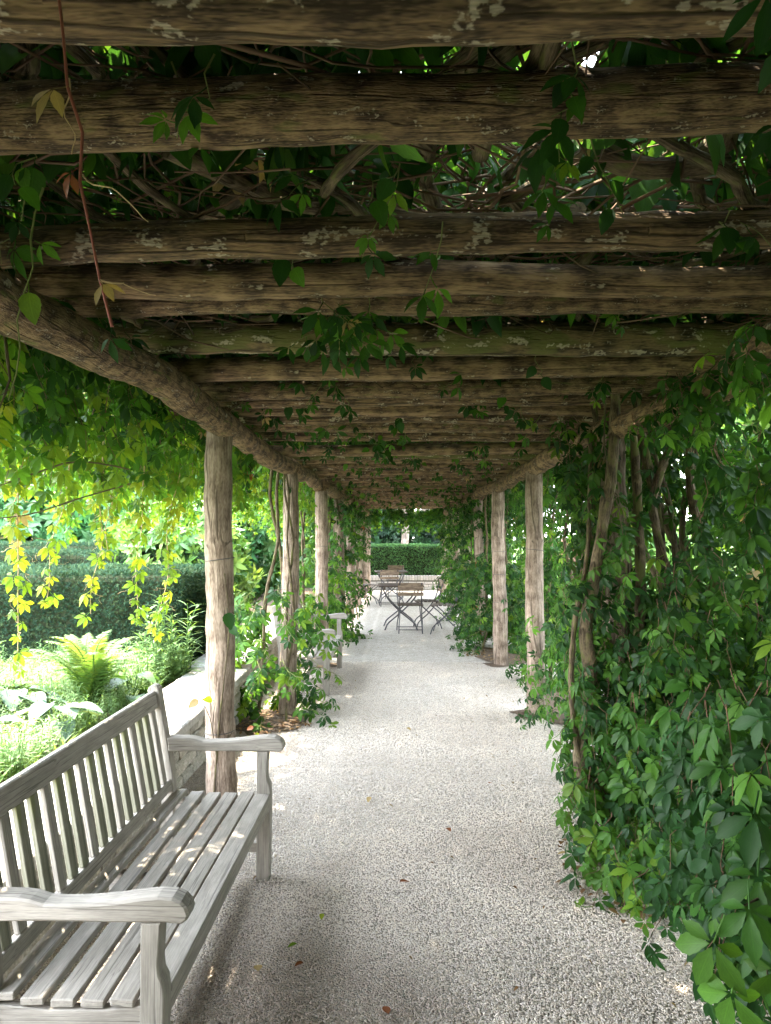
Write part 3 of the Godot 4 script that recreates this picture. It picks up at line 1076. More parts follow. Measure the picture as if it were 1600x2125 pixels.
func broadleaf(label: String, at: Vector3, n: int, size: float, c: Color, sd: int) -> void:
	rng.seed = sd
	var t := thing("broadleaf_plant", label, "plant", at)
	var m := leafy(0.35, 0.5, M.leaf.albedo_texture)
	m.vertex_color_use_as_albedo = false
	m.albedo_color = c.linear_to_srgb()
	for i in n:
		var mb := Mb.new()
		var a := TAU * i / n * 1.0 + rf(-0.3, 0.3)
		var h := rf(0.35, 1.0)
		var tip := Vector3(cos(a) * 0.55 * (1.3 - h), h * 0.8, sin(a) * 0.55 * (1.3 - h))
		stalk(mb, Vector3.ZERO, tip, 0.018)
		leaflet(mb, Transform3D(face_leaf(tip, Vector3(cos(a), rf(-0.3, 0.3), sin(a)), Vector3.UP, 1.0).basis, tip), rf(0.6, 0.9), 0.6, 0.35, 0.3, 8, 0.0, 0.65)
		part("leaf", mb.commit(), m, t, Transform3D(Basis().scaled(Vector3(size, size, size)), Vector3.ZERO))

func feather(label: String, at: Vector3, n: int, h: float, spread: float, c: Color, sd: int) -> void:
	rng.seed = sd
	var t := thing("feathery_plant", label, "plant", at)
	var m := leafy(0.5, 0.5, M.leaf.albedo_texture)
	m.vertex_color_use_as_albedo = false
	m.albedo_color = c.linear_to_srgb()
	for i in n:
		var a := rf(0, TAU)
		var r := sqrt(rng.randf()) * spread
		var s := h * rf(0.6, 1.1)
		part("stem", LEAF["herb%d" % (i % 2)], m, t, Transform3D(Basis(Vector3.UP, rf(0, TAU)) * Basis(Vector3.RIGHT, rf(0.0, 0.35)) * Basis().scaled(Vector3(s, s, s)), Vector3(cos(a) * r, 0, sin(a) * r)))

func garden() -> void:
	rng.seed = 301
	# the pale green ground cover of the bed
	var f := noise(8, 0.7, 2)
	for k in 3:
		var where := []
		var tints := []
		for i in ([6400, 5000, 6000][k]):
			var d := 0.6 + 5.9 * rng.randf()
			var x := -1.86 - 4.2 * rng.randf()
			var q := f.get_noise_2d(x, d)
			var s: float = rf(0.14, 0.26) * (1.0 + 0.5 * q)
			if k == 2: s *= 0.85
			where.append(Transform3D(Basis(Vector3.UP, rf(0, TAU)) * Basis(Vector3.RIGHT, rf(-0.3, 0.3)) * Basis().scaled(Vector3(s, s, s)), Vector3(x, 0.36, -d)))
			var c := Color(0.13, 0.25, 0.075).lerp(Color(0.24, 0.36, 0.15), rng.randf()) * (1.0 + 0.25 * q)
			tints.append(c)
		var g := many("ground_cover", LEAF[["herb0", "herb1", "tuft"][k]], M.herb, where, tints, self)
		tag(g, ["pale feathery ground cover filling the raised bed", "pale narrow-leaved ground cover filling the raised bed", "grassy tufts among the pale ground cover of the bed"][k], "ground cover")
	fern("tall yellow-green fern in front of the dark hedge", Vector3(-2.12, 0.37, -4.95), 30, 0.56, 311)
	fern("small fern at the left edge of the frame before the hedge", Vector3(-2.75, 0.37, -4.7), 11, 0.52, 312)
	broadleaf("grey-green broad-leaved plant left of the tall fern", Vector3(-2.50, 0.38, -4.75), 9, 0.26, Color(0.08, 0.15, 0.085), 321)
	broadleaf("pale broad-leaved plant in front of the tall fern", Vector3(-2.05, 0.40, -4.35), 10, 0.24, Color(0.12, 0.19, 0.12), 322)
	broadleaf("bright green broad-leaved plant right of the tall fern", Vector3(-1.90, 0.38, -5.15), 8, 0.24, Color(0.07, 0.17, 0.04), 323)
	broadleaf("pale bluish broad-leaved plant nearest among the ground cover", Vector3(-2.35, 0.40, -4.05), 9, 0.22, Color(0.12, 0.19, 0.12), 324)
	feather("tall feathery plant beside the nearest left post, at the hedge corner", Vector3(-1.98, 0.37, -6.05), 20, 0.62, 0.24, Color(0.15, 0.28, 0.09), 331)
	feather("feathery bush seen right of the nearest left post", Vector3(-1.98, 0.37, -7.6), 26, 0.75, 0.35, Color(0.15, 0.28, 0.08), 332)
	feather("feathery tall plant at the left edge beside the small fern", Vector3(-2.60, 0.37, -4.3), 16, 0.50, 0.2, Color(0.14, 0.27, 0.08), 333)
	feather("low feathery clump at the foot of the hedge's right end", Vector3(-2.1, 0.37, -5.6), 18, 0.34, 0.3, Color(0.15, 0.28, 0.09), 334)

# ---------------------------------------------------------------- shrubs and trees
func shrub(label: String, at: Vector3, size: Vector3, n: int, leaf: float, tones: Array, sd: int, shape := "rosette", mat := "bush") -> Node3D:
	rng.seed = sd
	var t := thing("shrub", label, "shrub", at)
	var f := noise(sd, 0.8, 3)
	var where := []
	var tints := []
	for i in n:
		var d := Vector3(rf(-1, 1), rf(-0.35, 1), rf(-1, 1))
		if d.length() < 0.05: continue
		d = d.normalized()
		var k := 1.0 + 0.38 * f.get_noise_3d(d.x * 2.6, d.y * 2.6, d.z * 2.6)
		var deep := pow(rng.randf(), 2.2) * 0.45
		var p := Vector3(d.x * size.x, d.y * size.y, d.z * size.z) * k * (1.0 - deep) + Vector3(0, size.y * 0.42, 0)
		if p.y < 0.02: continue
		var nn := (d + rv(0.5)).normalized()
		where.append(face_leaf(p, rv(), nn, leaf * rf(0.7, 1.3)))
		var c: Color = tones[rng.randi() % tones.size()] * rf(0.7, 1.35)
		tints.append(c)
	many("foliage", LEAF[shape], M[mat], where, tints, t)
	for i in 7:
		var mb := Mb.new()
		var a := TAU * i / 7.0
		var p := wander(Vector3(cos(a) * 0.08, -0.05, sin(a) * 0.08), Vector3(cos(a) * size.x * 0.55, size.y * rf(0.6, 1.0), sin(a) * size.z * 0.55), 6, 0.06)
		mb.tube(p, taper(6, 0.03, 0.010), 6)
		part("branch", mb.commit(), M.bark, t)
	return t

func tree(label: String, at: Vector3, h: float, r: float, crown: Vector3, crown_y: float, n: int, leaf: float, tones: Array, sd: int) -> void:
	rng.seed = sd
	var t := thing("tree", label, "tree", at)
	var mb := Mb.new()
	var p := wander(Vector3(0, -0.1, 0), Vector3(rf(-0.1, 0.1), h * 0.75, rf(-0.1, 0.1)), 14, 0.02)
	mb.tube(p, taper(14, r, r * 0.45), 14, 1.0, 0.12, noise(sd, 3.0, 2))
	part("trunk", mb.commit(), M.bark_pale, t)
	for i in 7:
		mb = Mb.new()
		var a := i * 2.4
		var b: Vector3 = p[7 + (i % 6)]
		var e := b + Vector3(cos(a) * crown.x * 0.7, crown.y * rf(0.1, 0.7), sin(a) * crown.z * 0.7)
		mb.tube(wander(b, e, 7, 0.15), taper(7, r * 0.45, 0.02), 7)
		part("limb", mb.commit(), M.bark_pale, t)
	var f := noise(sd + 3, 0.5, 3)
	var lobes := []
	for i in 11:
		lobes.append([Vector3(rf(-0.7, 0.7) * crown.x, rf(-0.7, 0.7) * crown.y, rf(-0.7, 0.7) * crown.z), rf(0.3, 0.55)])
	var where := []
	var tints := []
	for i in n:
		var lb: Array = lobes[rng.randi() % lobes.size()]
		var d := rv().normalized()
		var q: Vector3 = lb[0] + d * crown * float(lb[1]) * pow(rng.randf(), 0.35) * (1.0 + 0.3 * f.get_noise_3d(d.x * 3, d.y * 3, d.z * 3))
		where.append(Transform3D(Basis.from_euler(rv(3.0)).scaled(Vector3.ONE * leaf * rf(0.7, 1.3)), q + Vector3(0, crown_y, 0)))
		var c: Color = tones[rng.randi() % tones.size()] * rf(0.7, 1.3)
		tints.append(c)
	many("crown", LEAF["spray"], M.herb, where, tints, t)

func backdrop() -> void:
	M.bark_pale = textured(timber(256, 128, 471, Color(0.36, 0.29, 0.24), Color(0.14, 0.11, 0.09), 0.0, 0.0), 0.95, 0.8)
	var lau := [Color(0.035, 0.115, 0.04), Color(0.045, 0.15, 0.05), Color(0.065, 0.18, 0.06), Color(0.09, 0.20, 0.08)]
	var dark := [Color(0.03, 0.075, 0.035), Color(0.045, 0.10, 0.045), Color(0.03, 0.06, 0.04)]
	var lime := [Color(0.10, 0.23, 0.05), Color(0.14, 0.27, 0.055), Color(0.08, 0.19, 0.04)]
	var sunny := [Color(0.09, 0.20, 0.04), Color(0.13, 0.24, 0.05), Color(0.17, 0.27, 0.065), Color(0.065, 0.15, 0.04)]
	shrub("large glossy laurel bush furthest left behind the hedges", Vector3(-9.3, 0.3, -14.6), Vector3(2.1, 2.6, 1.7), 3000, 0.20, lau, 401)
	shrub("large glossy laurel bush second from the left behind the hedges", Vector3(-6.6, 0.3, -14.9), Vector3(1.9, 2.4, 1.6), 3000, 0.20, lau, 402)
	shrub("glossy laurel bush behind the hanging strands, left of the nearest post", Vector3(-4.3, 0.3, -14.4), Vector3(1.7, 2.2, 1.5), 2800, 0.19, lau, 403)
	shrub("light green bush seen between the first and second left posts", Vector3(-3.2, 0.3, -10.6), Vector3(0.95, 1.25, 1.0), 1500, 0.16, sunny, 404)
	shrub("sunny bush seen past the second left post", Vector3(-3.4, 0.3, -17.5), Vector3(1.5, 2.2, 1.3), 1800, 0.2, lime, 405)
	shrub("dark evergreen bush behind the end hedge, left of the tree trunk", Vector3(-1.4, 0.2, -25.6), Vector3(1.6, 2.0, 1.0), 2200, 0.16, dark, 406)
	shrub("dark evergreen bush behind the end hedge, right of the tree trunk", Vector3(1.7, 0.2, -25.6), Vector3(1.9, 1.8, 1.0), 2200, 0.16, dark, 407)
	tree("tree with a bare pale trunk behind the hedge at the end of the walk", Vector3(0.03, 0.2, -24.0), 5.5, 0.15, Vector3(3.4, 1.5, 2.4), 3.9, 2200, 0.36, lime, 411)
	tree("tall light green tree behind the laurels on the far left", Vector3(-12.5, 0, -22), 10.0, 0.22, Vector3(4.2, 3.6, 3.2), 6.2, 2600, 0.60, sunny, 412)
	tree("tall green tree behind the laurels, right of the other one", Vector3(-5.6, 0, -24), 9.0, 0.2, Vector3(3.8, 3.4, 3.0), 5.6, 2600, 0.60, sunny, 413)
	# sunny garden on the right
	shrub("sunlit bush just outside the pergola beside the third right post", Vector3(3.0, -0.03, -9.2), Vector3(0.8, 1.3, 0.9), 1500, 0.15, sunny, 421)
	shrub("sunlit bush in the right garden behind the thick creeper trunk", Vector3(4.6, -0.03, -6.4), Vector3(1.2, 1.5, 1.2), 1900, 0.17, sunny, 422)
	shrub("leafy bush at the right edge of the frame beyond the pale path", Vector3(5.6, -0.03, -4.6), Vector3(1.1, 1.7, 1.3), 1900, 0.17, lau, 423)
	shrub("large dark bush furthest back in the right garden", Vector3(7.2, -0.03, -9.8), Vector3(2.0, 2.6, 2.0), 2600, 0.22, lau, 424)
	shrub("low bush with pale leaves before the orange brick wall", Vector3(2.5, -0.03, -12.0), Vector3(0.7, 0.7, 0.7), 900, 0.13, lime, 425)
	tree("broad tree closing the garden on the right", Vector3(8.5, 0, -15), 8.0, 0.2, Vector3(3.8, 3.2, 3.4), 5.0, 2200, 0.60, sunny, 431)
	# pink flowers in the right garden
	rng.seed = 441
	var t := thing("flowering_plant", "low plant with bright pink flowers at the right edge", "flowers", Vector3(2.95, -0.03, -5.6))
	var pink := plain(Color(0.62, 0.06, 0.22), 0.6)
	var mb := Mb.new()
	for i in 6:
		leaflet(mb, Transform3D(Basis(Vector3.UP, TAU * i / 6.0) * Basis(Vector3.RIGHT, -0.3), Vector3.ZERO), 0.035, 0.03, 0.2, 0.2, 4, 0.0)
	var petals := mb.commit()
	for i in 22:
		var q := Vector3(rf(-0.3, 0.3), rf(0.7, 0.95), rf(-0.3, 0.3))
		part("flower", petals, pink, t, Transform3D(Basis.from_euler(rv(0.8)), q))
	for i in 16:
		part("stem", LEAF["herb1"], leaf_mats[2][0], t, Transform3D(Basis(Vector3.UP, rf(0, TAU)).scaled(Vector3.ONE * rf(0.75, 0.95)), Vector3(rf(-0.25, 0.25), 0, rf(-0.25, 0.25))))

# ---------------------------------------------------------------- creepers
const GREEN := [[0, 0.28], [1, 0.38], [5, 0.10], [2, 0.19], [3, 0.045], [6, 0.003], [7, 0.003]]
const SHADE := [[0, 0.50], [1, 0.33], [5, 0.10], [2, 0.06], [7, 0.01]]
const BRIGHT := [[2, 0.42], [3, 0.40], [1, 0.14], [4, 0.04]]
const GOLD := [[4, 0.34], [3, 0.64], [7, 0.02]]

# shoots that hang from start points; returns one part for all their stems
func hang(t: Node3D, leaves: Array, starts: Array, l0: float, l1: float, step: float, s0: float, s1: float, out: Vector3, tones: Array, low: Array, drift := 0.10, tip := 0.0) -> void:
	var mb := Mb.new()
	for q in starts:
		var ln := rf(l0, l1)
		var b: Vector3 = q + Vector3(rf(-drift, drift), -ln, rf(-drift, drift)) + out * rf(0, 0.12)
		var p := wander(q, b, 6, 0.03 + 0.02 * ln)
		mb.tube(p, taper(6, 0.0022, 0.0011), 3)
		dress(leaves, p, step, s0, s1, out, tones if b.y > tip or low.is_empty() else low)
	part("shoots", mb.commit(), M.shoot, t, t.transform.affine_inverse(), "stuff")

func stem(t: Node3D, pts: PackedVector3Array, r0: float, r1: float, sides := 9, called := "stem") -> void:
	var mb := Mb.new()
	# smooth the given points
	var c := Curve3D.new()
	for i in pts.size():
		var tan := (pts[mini(i + 1, pts.size() - 1)] - pts[maxi(i - 1, 0)]) * 0.2
		c.add_point(pts[i], -tan, tan)
	var n := maxi(8, int(c.get_baked_length() / 0.06))
	var p := PackedVector3Array()
	for i in n + 1:
		p.append(c.sample_baked(c.get_baked_length() * i / n))
	mb.tube(p, taper(n, r0, r1), sides, 1.0, 0.35, noise(int(pts[0].x * 100) + 3, 9.0, 2), true)
	part(called, mb.commit(), M.bark, t, t.transform.affine_inverse())

func creepers() -> void:
	roof()
	left_curtain()
	left_posts()
	right_near()
	right_trunk()
	right_far()
	loose_shoots()

func roof() -> void:
	rng.seed = 501
	var t := thing("roof_creeper", "creeper thatching the top of the pergola with branches and leaves, plus unseen leaf walls that block light", "creeper")
	# thick branches lying across the beams
	for i in 170:
		var d := rf(0.6, 4.6) if i < 130 else rf(4.0, 20.0)
		var x := rf(-1.7, 1.7)
		var a := Vector3(x, rf(2.38, 2.48), -d)
		var ang := rf(-1.0, 1.0) + (PI if rng.randf() < 0.5 else 0.0)
		var ln := rf(0.5, 1.5)
		var b := a + Vector3(sin(ang) * ln, rf(-0.06, 0.12), -cos(ang) * ln)
		stem(t, wander(a, b, 5, 0.09), rf(0.013, 0.03), rf(0.008, 0.016), 8, "branch")
	var mb := Mb.new()
	for i in 4600:
		var d := rf(0.3, 6.0) if i < 3400 else rf(5.0, 20.0)
		var a := Vector3(rf(-1.7, 1.9), 2.37 + 0.33 * rng.randf(), -d)
		var ang := rf(0, TAU)
		var ln := rf(0.3, 1.1)
		var b := a + Vector3(sin(ang) * ln, rf(-0.12, 0.16), cos(ang) * ln)
		mb.tube(wander(a, b, 6, 0.06), taper(6, rf(0.003, 0.007), 0.002), 3)
	part("twigs", mb.commit(), M.twig, t, Transform3D(), "stuff")
	# the leaf thatch, carried on out of view behind for its shade
	var leaves := []
	var f := noise(17, 0.9, 2)
	for i in 100000:
		var d := rf(-6.0, 20.9)
		var x := rf(-1.78, 2.05)
		var y := 2.49 + 0.50 * rng.randf() + 0.06 * f.get_noise_2d(x, d)
		if absf(x - 0.1) > 1.6: y -= 0.10
		var open := f.get_noise_2d(x * 1.3 + 40, d * 1.3)
		if open > 0.45 and y < 2.65: continue
		if x > -0.1 and x < 1.1 and d > 1.45 and d < 2.2 and rng.randf() < 0.55: continue
		var dir := Vector3(rf(-1, 1), rf(-0.9, 0.3), rf(-1, 1))
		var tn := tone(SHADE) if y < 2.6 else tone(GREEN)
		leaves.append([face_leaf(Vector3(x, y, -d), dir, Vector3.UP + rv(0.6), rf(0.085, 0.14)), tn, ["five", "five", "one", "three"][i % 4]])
	# leafy flank on the right, gapped ahead; unseen behind, placed to block sky light
	for i in 16000:
		var d := rf(-6.0, 5.6)
		var y := rf(0.15, 2.75)
		var x := 1.75 + 0.5 * rng.randf()
		if d > 1.8:
			x += 0.35
			if f.get_noise_2d(d * 2.0 + 70, y * 2.0) > (-0.08 if d > 2.3 else 0.10): continue
		leaves.append([face_leaf(Vector3(x, y, -d), Vector3(rf(-0.6, 0.6), rf(-1.2, 0.1), rf(-1, 1)), Vector3(rf(-0.4, 1), 0.5, rf(-0.6, 0.6)), rf(0.08, 0.13)), tone(GREEN), "five"])
	# unseen leaf walls left and behind, placed to darken the beams and bench
	for i in 7500:
		var d := rf(-6.3, 0.35)
		var at := Vector3(-1.35 - 0.45 * rng.randf(), rf(0.45, 2.7), -d)
		if i % 4 == 0: at = Vector3(rf(-1.6, 1.9), rf(0.9, 2.8), rf(5.9, 6.4))
		leaves.append([face_leaf(at, Vector3(rf(-0.6, 0.6), rf(-1.2, 0.1), rf(-1, 1)), Vector3(rf(-1, 0.4), 0.5, rf(-0.6, 0.6)), rf(0.09, 0.13)), tone(GREEN), "five"])
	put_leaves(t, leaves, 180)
	# sprigs that dangle below the beams
	var low := []
	mb = Mb.new()
	for i in 210:
		var d := 1.2 + 16.0 * pow(rng.randf(), 1.15)
		var x := rf(-0.85, 1.0)
		if d < 3.0 and rng.randf() < 0.35: continue
		var a := Vector3(x, rf(2.27, 2.40), -d)
		var b := a + Vector3(rf(-0.12, 0.12), -rf(0.05, 0.20), rf(-0.12, 0.12))
		var p := wander(a, b, 4, 0.02)
		mb.tube(p, taper(4, 0.0022, 0.001), 3)
		dress(low, p, rf(0.035, 0.07), 0.045, 0.085, Vector3(0, -0.2, 1), SHADE if rng.randf() < 0.6 else GREEN, ["three", "one", "five"][i % 3], 0.9, 0.03)
	# the bigger tuft that hangs in the middle
	for i in 7:
		var a := Vector3(-0.14 + rf(-0.12, 0.15), 2.30, -2.35 + rf(-0.15, 0.15))
		var p := wander(a, a + Vector3(rf(-0.15, 0.2), -rf(0.08, 0.22), rf(-0.05, 0.1)), 4, 0.02)
		mb.tube(p, taper(4, 0.002, 0.001), 3)
		dress(low, p, 0.04, 0.055, 0.085, Vector3(0, -0.1, 1), SHADE, "three", 0.9, 0.02)
	part("dangling_stems", mb.commit(), M.green_stem, t, Transform3D(), "stuff")
	put_leaves(t, low, 170)

func left_curtain() -> void:
	rng.seed = 511
	var t := thing("hanging_creeper", "curtain of creeper hanging along the open left side of the pergola, part of it unseen behind to block light", "creeper")
	var leaves := []
	var starts := []
	for i in 430:
		var d := 1.2 + 19.4 * pow(rng.randf(), 1.7)
		starts.append(Vector3(rf(-1.75, -1.08), rf(2.12, 2.55), -d))
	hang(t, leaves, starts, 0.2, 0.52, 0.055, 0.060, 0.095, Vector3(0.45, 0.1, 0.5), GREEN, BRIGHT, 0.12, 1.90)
	# thicker close to the eye
	starts = []
	for i in 260:
		starts.append(Vector3(rf(-1.9, -1.10), rf(2.05, 2.45), -rf(1.3, 5.6)))
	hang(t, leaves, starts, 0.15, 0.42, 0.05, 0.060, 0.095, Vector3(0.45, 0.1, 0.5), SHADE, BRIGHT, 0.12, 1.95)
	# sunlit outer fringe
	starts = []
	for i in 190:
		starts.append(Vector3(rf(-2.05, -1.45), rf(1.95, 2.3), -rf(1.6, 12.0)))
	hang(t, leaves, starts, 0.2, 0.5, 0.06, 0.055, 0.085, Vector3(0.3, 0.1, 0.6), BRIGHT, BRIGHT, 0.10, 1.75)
	starts = []
	for i in 110:  # out of view behind the camera: shoots hung to hold back light from there
		starts.append(Vector3(rf(-1.75, -1.08), rf(2.12, 2.5), rf(-1.2, 6.0)))
	hang(t, leaves, starts, 0.3, 0.8, 0.055, 0.080, 0.12, Vector3(0.45, 0.1, 0.5), GREEN, [], 0.12, 1.80)
	put_leaves(t, leaves, 280)
	# long strands with yellowing leaves
	var ends := [
		[Vector3(-1.50, 2.0, -2.88), Vector3(-1.53, 1.02, -2.90)],
		[Vector3(-1.40, 2.0, -3.10), Vector3(-1.52, 1.27, -3.12)],
		[Vector3(-1.42, 2.0, -3.45), Vector3(-1.47, 1.18, -3.45)],
		[Vector3(-1.34, 1.95, -3.78), Vector3(-1.38, 1.10, -3.80)],
		[Vector3(-1.24, 1.95, -4.10), Vector3(-1.40, 0.98, -4.12)],
		[Vector3(-1.62, 1.95, -3.00), Vector3(-1.60, 1.45, -3.02)],
		[Vector3(-1.36, 1.95, -3.30), Vector3(-1.34, 1.48, -3.32)]]
	for e in ends:
		var s := Node3D.new()
		s.name = "strand_%03d" % ends.find(e) if ends.find(e) else "strand"
		t.add_child(s)
		var mb := Mb.new()
		var p := wander(e[0], e[1], 14, 0.02)
		mb.tube(p, taper(14, 0.0035, 0.0015), 4)
		# curling tendrils
		for i in 9:
			var q: Vector3 = p[4 + i]
			mb.tube(wander(q, q + Vector3(rf(-0.08, 0.08), -rf(0.0, 0.09), rf(-0.06, 0.06)), 6, 0.018), taper(6, 0.0014, 0.0007), 3)
		part("stem", mb.commit(), M.tendril, s)
		var ls := []
		dress(ls, p, 0.042, 0.040, 0.085, Vector3(0.4, 0, 0.7), GOLD, "five", 1.2, 0.05)
		for l in ls:
			part("leaf", LEAF["five_fine"][rng.randi() % 3], leaf_mats[l[1]][rng.randi() % 2], s, l[0])

func post_creeper(label: String, x: float, d: float, r: float, y0: float, y1: float, n: int, out: Vector3, tones: Array, n_stems: int, parts: int, s0: float, s1: float, sd: int) -> Node3D:
	rng.seed = sd
	var t := thing("creeper", label, "creeper", Vector3(x, 0, -d))
	for i in n_stems:
		var a := rf(0, TAU)
		var foot := Vector3(x + cos(a) * 0.16, 0.0, -d + sin(a) * 0.16)
		var pts := PackedVector3Array()
		for k in 7:
			var h := 2.25 * k / 6.0
			a += rf(-0.7, 0.7)
			var rr := rf(0.10, 0.17) * (1.0 if k else 1.3)
			pts.append(Vector3(x + cos(a) * rr, h, -d + sin(a) * rr))
		stem(t, pts, rf(0.010, 0.024), rf(0.007, 0.014), 7)
	var leaves := []
	var starts := []
	var mb := Mb.new()
	for i in n:
		var a := rf(0, TAU)
		var q := sqrt(rng.randf())
		var h := rf(y0, y1)
		var o := Vector3(cos(a), 0, sin(a))
		var st := Vector3(x, h, -d) + o * (0.08 + r * q * 0.5)
		var b := st + o * r * rf(0.3, 0.8) + Vector3(0, -rf(0.02, 0.35), 0)
		b.y = maxf(b.y, 0.04)
		var p := wander(st, b, 4, 0.03)
		mb.tube(p, taper(4, 0.0028, 0.0013), 3)
		dress(leaves, p, 0.055, s0, s1, (o * 0.6 + out).normalized(), tones, "five", 0.7)
	part("shoots", mb.commit(), M.green_stem, t, t.transform.affine_inverse(), "stuff")
	put_leaves(t, leaves, parts)
	return t

func left_posts() -> void:
	post_creeper("bright creeper climbing the second left post beside the second bench", -1.10, 6.28, 0.42, 0.08, 1.15, 56, Vector3(0.2, 0.1, 0.7), [[2, 0.35], [5, 0.35], [1, 0.15], [3, 0.15]], 4, 200, 0.075, 0.115, 601)
	post_creeper("creeper filling the gap before the third left post", -1.12, 9.1, 0.36, 0.3, 1.4, 40, Vector3(0.2, 0.1, 0.7), [[2, 0.3], [5, 0.2], [1, 0.3], [3, 0.2]], 3, 60, 0.07, 0.11, 602)
	post_creeper("dark-stemmed creeper round the fourth left post", -1.0, 11.1, 0.40, 0.05, 2.2, 100, Vector3(0.2, 0.1, 0.7), GREEN, 7, 60, 0.08, 0.12, 603)
	post_creeper("creeper on the fifth left post behind the folding tables", -1.0, 13.5, 0.35, 1.2, 2.2, 60, Vector3(0.2, 0.1, 0.7), GREEN, 2, 20, 0.08, 0.12, 604)
	post_creeper("creeper low round the far end of the second bench", -1.15, 9.9, 0.40, 0.05, 0.7, 60, Vector3(0.2, 0.1, 0.7), GREEN, 0, 30, 0.08, 0.12, 605)
	# slender vine on the nearest left post
	rng.seed = 611
	var t := thing("slender_vine", "slender leafless vine climbing the nearest left post", "creeper", Vector3(-0.94, 0, -3.78))
	var p := PackedVector3Array([Vector3(-0.985, 0.0, -3.81), Vector3(-0.97, 0.3, -3.815), Vector3(-0.95, 0.6, -3.82), Vector3(-0.925, 0.85, -3.83), Vector3(-0.905, 1.1, -3.835), Vector3(-0.93, 1.35, -3.82)])
	stem(t, p, 0.006, 0.003, 6)
	stem(t, PackedVector3Array([Vector3(-0.965, 0.42, -3.815), Vector3(-0.99, 0.6, -3.80), Vector3(-1.04, 0.72, -3.79)]), 0.003, 0.002, 5)
	var ls := [[face_leaf(Vector3(-0.915, 1.17, -3.82), Vector3(0.3, -0.8, 0.6), Vector3(0.2, 0.4, 1), 0.085), 0, "one"],
		[face_leaf(Vector3(-0.90, 1.09, -3.81), Vector3(0.5, -0.5, 0.6), Vector3(-0.2, 0.4, 1), 0.06), 5, "one"],
		[face_leaf(Vector3(-1.03, 0.72, -3.77), Vector3(-0.5, -0.3, 0.5), Vector3(0, 0.7, 1), 0.06), 7, "one"],
		[face_leaf(Vector3(-0.97, 0.70, -3.79), Vector3(-0.4, 0.3, 0.6), Vector3(0, 0.7, 1), 0.05), 4, "one"]]
	put_leaves(t, ls, 4)
	t = thing("sprout", "small sprout with orange and green leaves at the foot of the low wall", "plant", Vector3(-1.10, 0, -5.35))
	ls = []
	dress(ls, PackedVector3Array([Vector3(-1.10, 0.0, -5.35), Vector3(-1.09, 0.1, -5.34), Vector3(-1.06, 0.2, -5.33)]), 0.03, 0.05, 0.07, Vector3(0, 0.3, 1), [[6, 0.3], [4, 0.3], [2, 0.4]], "one", 0.4)
	put_leaves(t, ls, 8)

# leafy wall: shoots hanging inside a box
func drape(t: Node3D, leaves: Array, n: int, x0: float, x1: float, y0: float, y1: float, d0: float, d1: float, l0: float, l1: float, s0: float, s1: float, out: Vector3, tones: Array) -> void:
	var starts := []
	for i in n:
		starts.append(Vector3(rf(x0, x1), rf(y0, y1), -rf(d0, d1)))
	hang(t, leaves, starts, l0, l1, 0.055, s0, s1, out, tones, [], 0.12)

func right_near() -> void:
	rng.seed = 701
	var t := thing("creeper", "creeper closest on the right, with big leaves reaching in from the edge, part of it unseen behind to block light", "creeper", Vector3(1.1, 0, -1.9))
	var leaves := []
	var o := Vector3(-0.6, 0.15, 0.6)
	drape(t, leaves, 70, 0.98, 1.5, 0.7, 1.1, 1.7, 2.75, 0.3, 0.6, 0.07, 0.11, o, [[0, 0.3], [5, 0.30], [1, 0.30], [2, 0.10]])
	drape(t, leaves, 44, 1.15, 1.7, 1.1, 2.2, 1.7, 2.7, 0.3, 0.6, 0.07, 0.10, o, GREEN)
	drape(t, leaves, 30, 0.95, 1.4, 0.35, 0.7, 2.0, 2.8, 0.2, 0.4, 0.07, 0.10, o, [[5, 0.5], [0, 0.3], [1, 0.2]])
	drape(t, leaves, 230, 1.15, 1.7, 0.5, 2.3, -5.5, 1.6, 0.4, 0.8, 0.09, 0.13, o, GREEN)  # unseen leaves beside and behind the camera, closing off light from the right
	# the big close leaves at the lower right
	for q in [
		[Vector3(0.515, 0.940, -1.22), Vector3(-0.5, -0.9, 0.2), 0.085, 2], [Vector3(0.562, 0.985, -1.24), Vector3(-0.2, -0.8, 0.5), 0.078, 1],
		[Vector3(0.582, 0.905, -1.22), Vector3(0.1, -0.9, 0.3), 0.080, 2], [Vector3(0.526, 0.874, -1.20), Vector3(-0.3, -1.0, 0.1), 0.080, 2],
		[Vector3(0.610, 1.010, -1.30), Vector3(-0.3, -0.5, 0.5), 0.090, 1], [Vector3(0.562, 0.830, -1.20), Vector3(0.3, -0.9, 0.3), 0.085, 2],
		[Vector3(0.640, 0.930, -1.28), Vector3(0.3, -0.8, 0.3), 0.090, 1], [Vector3(0.680, 1.06, -1.45), Vector3(-0.4, -0.6, 0.5), 0.095, 0]]:
		leaves.append([face_leaf(q[0], q[1], Vector3(-0.4, 0.5, 1.0), q[2]), q[3], "five"])
	# dark leaves hanging at the upper right corner
	for q in [[Vector3(0.40, 2.17, -0.80), Vector3(-0.15, -1.0, 0.1), 0.095], [Vector3(0.44, 2.15, -0.84), Vector3(0.2, -1.0, 0.1), 0.10], [Vector3(0.48, 2.10, -0.95), Vector3(0.0, -1.0, 0.2), 0.08], [Vector3(0.47, 2.20, -0.86), Vector3(0.3, -0.6, 0.3), 0.10]]:
		leaves.append([face_leaf(q[0], q[1], Vector3(-0.2, 0.2, 1.0), q[2] * 0.62), 0, "five"])
	put_leaves(t, leaves, 260)
	for e in [[Vector3(1.12, 0.0, -1.9), Vector3(1.2, 2.2, -1.8)], [Vector3(1.3, 0, -2.4), Vector3(1.25, 2.2, -2.2)], [Vector3(1.2, 0.9, -1.7), Vector3(0.55, 0.95, -1.23)]]:
		stem(t, wander(e[0], e[1], 6, 0.05), 0.010 if e[0].y == 0 else 0.004, 0.006 if e[0].y == 0 else 0.002, 7)

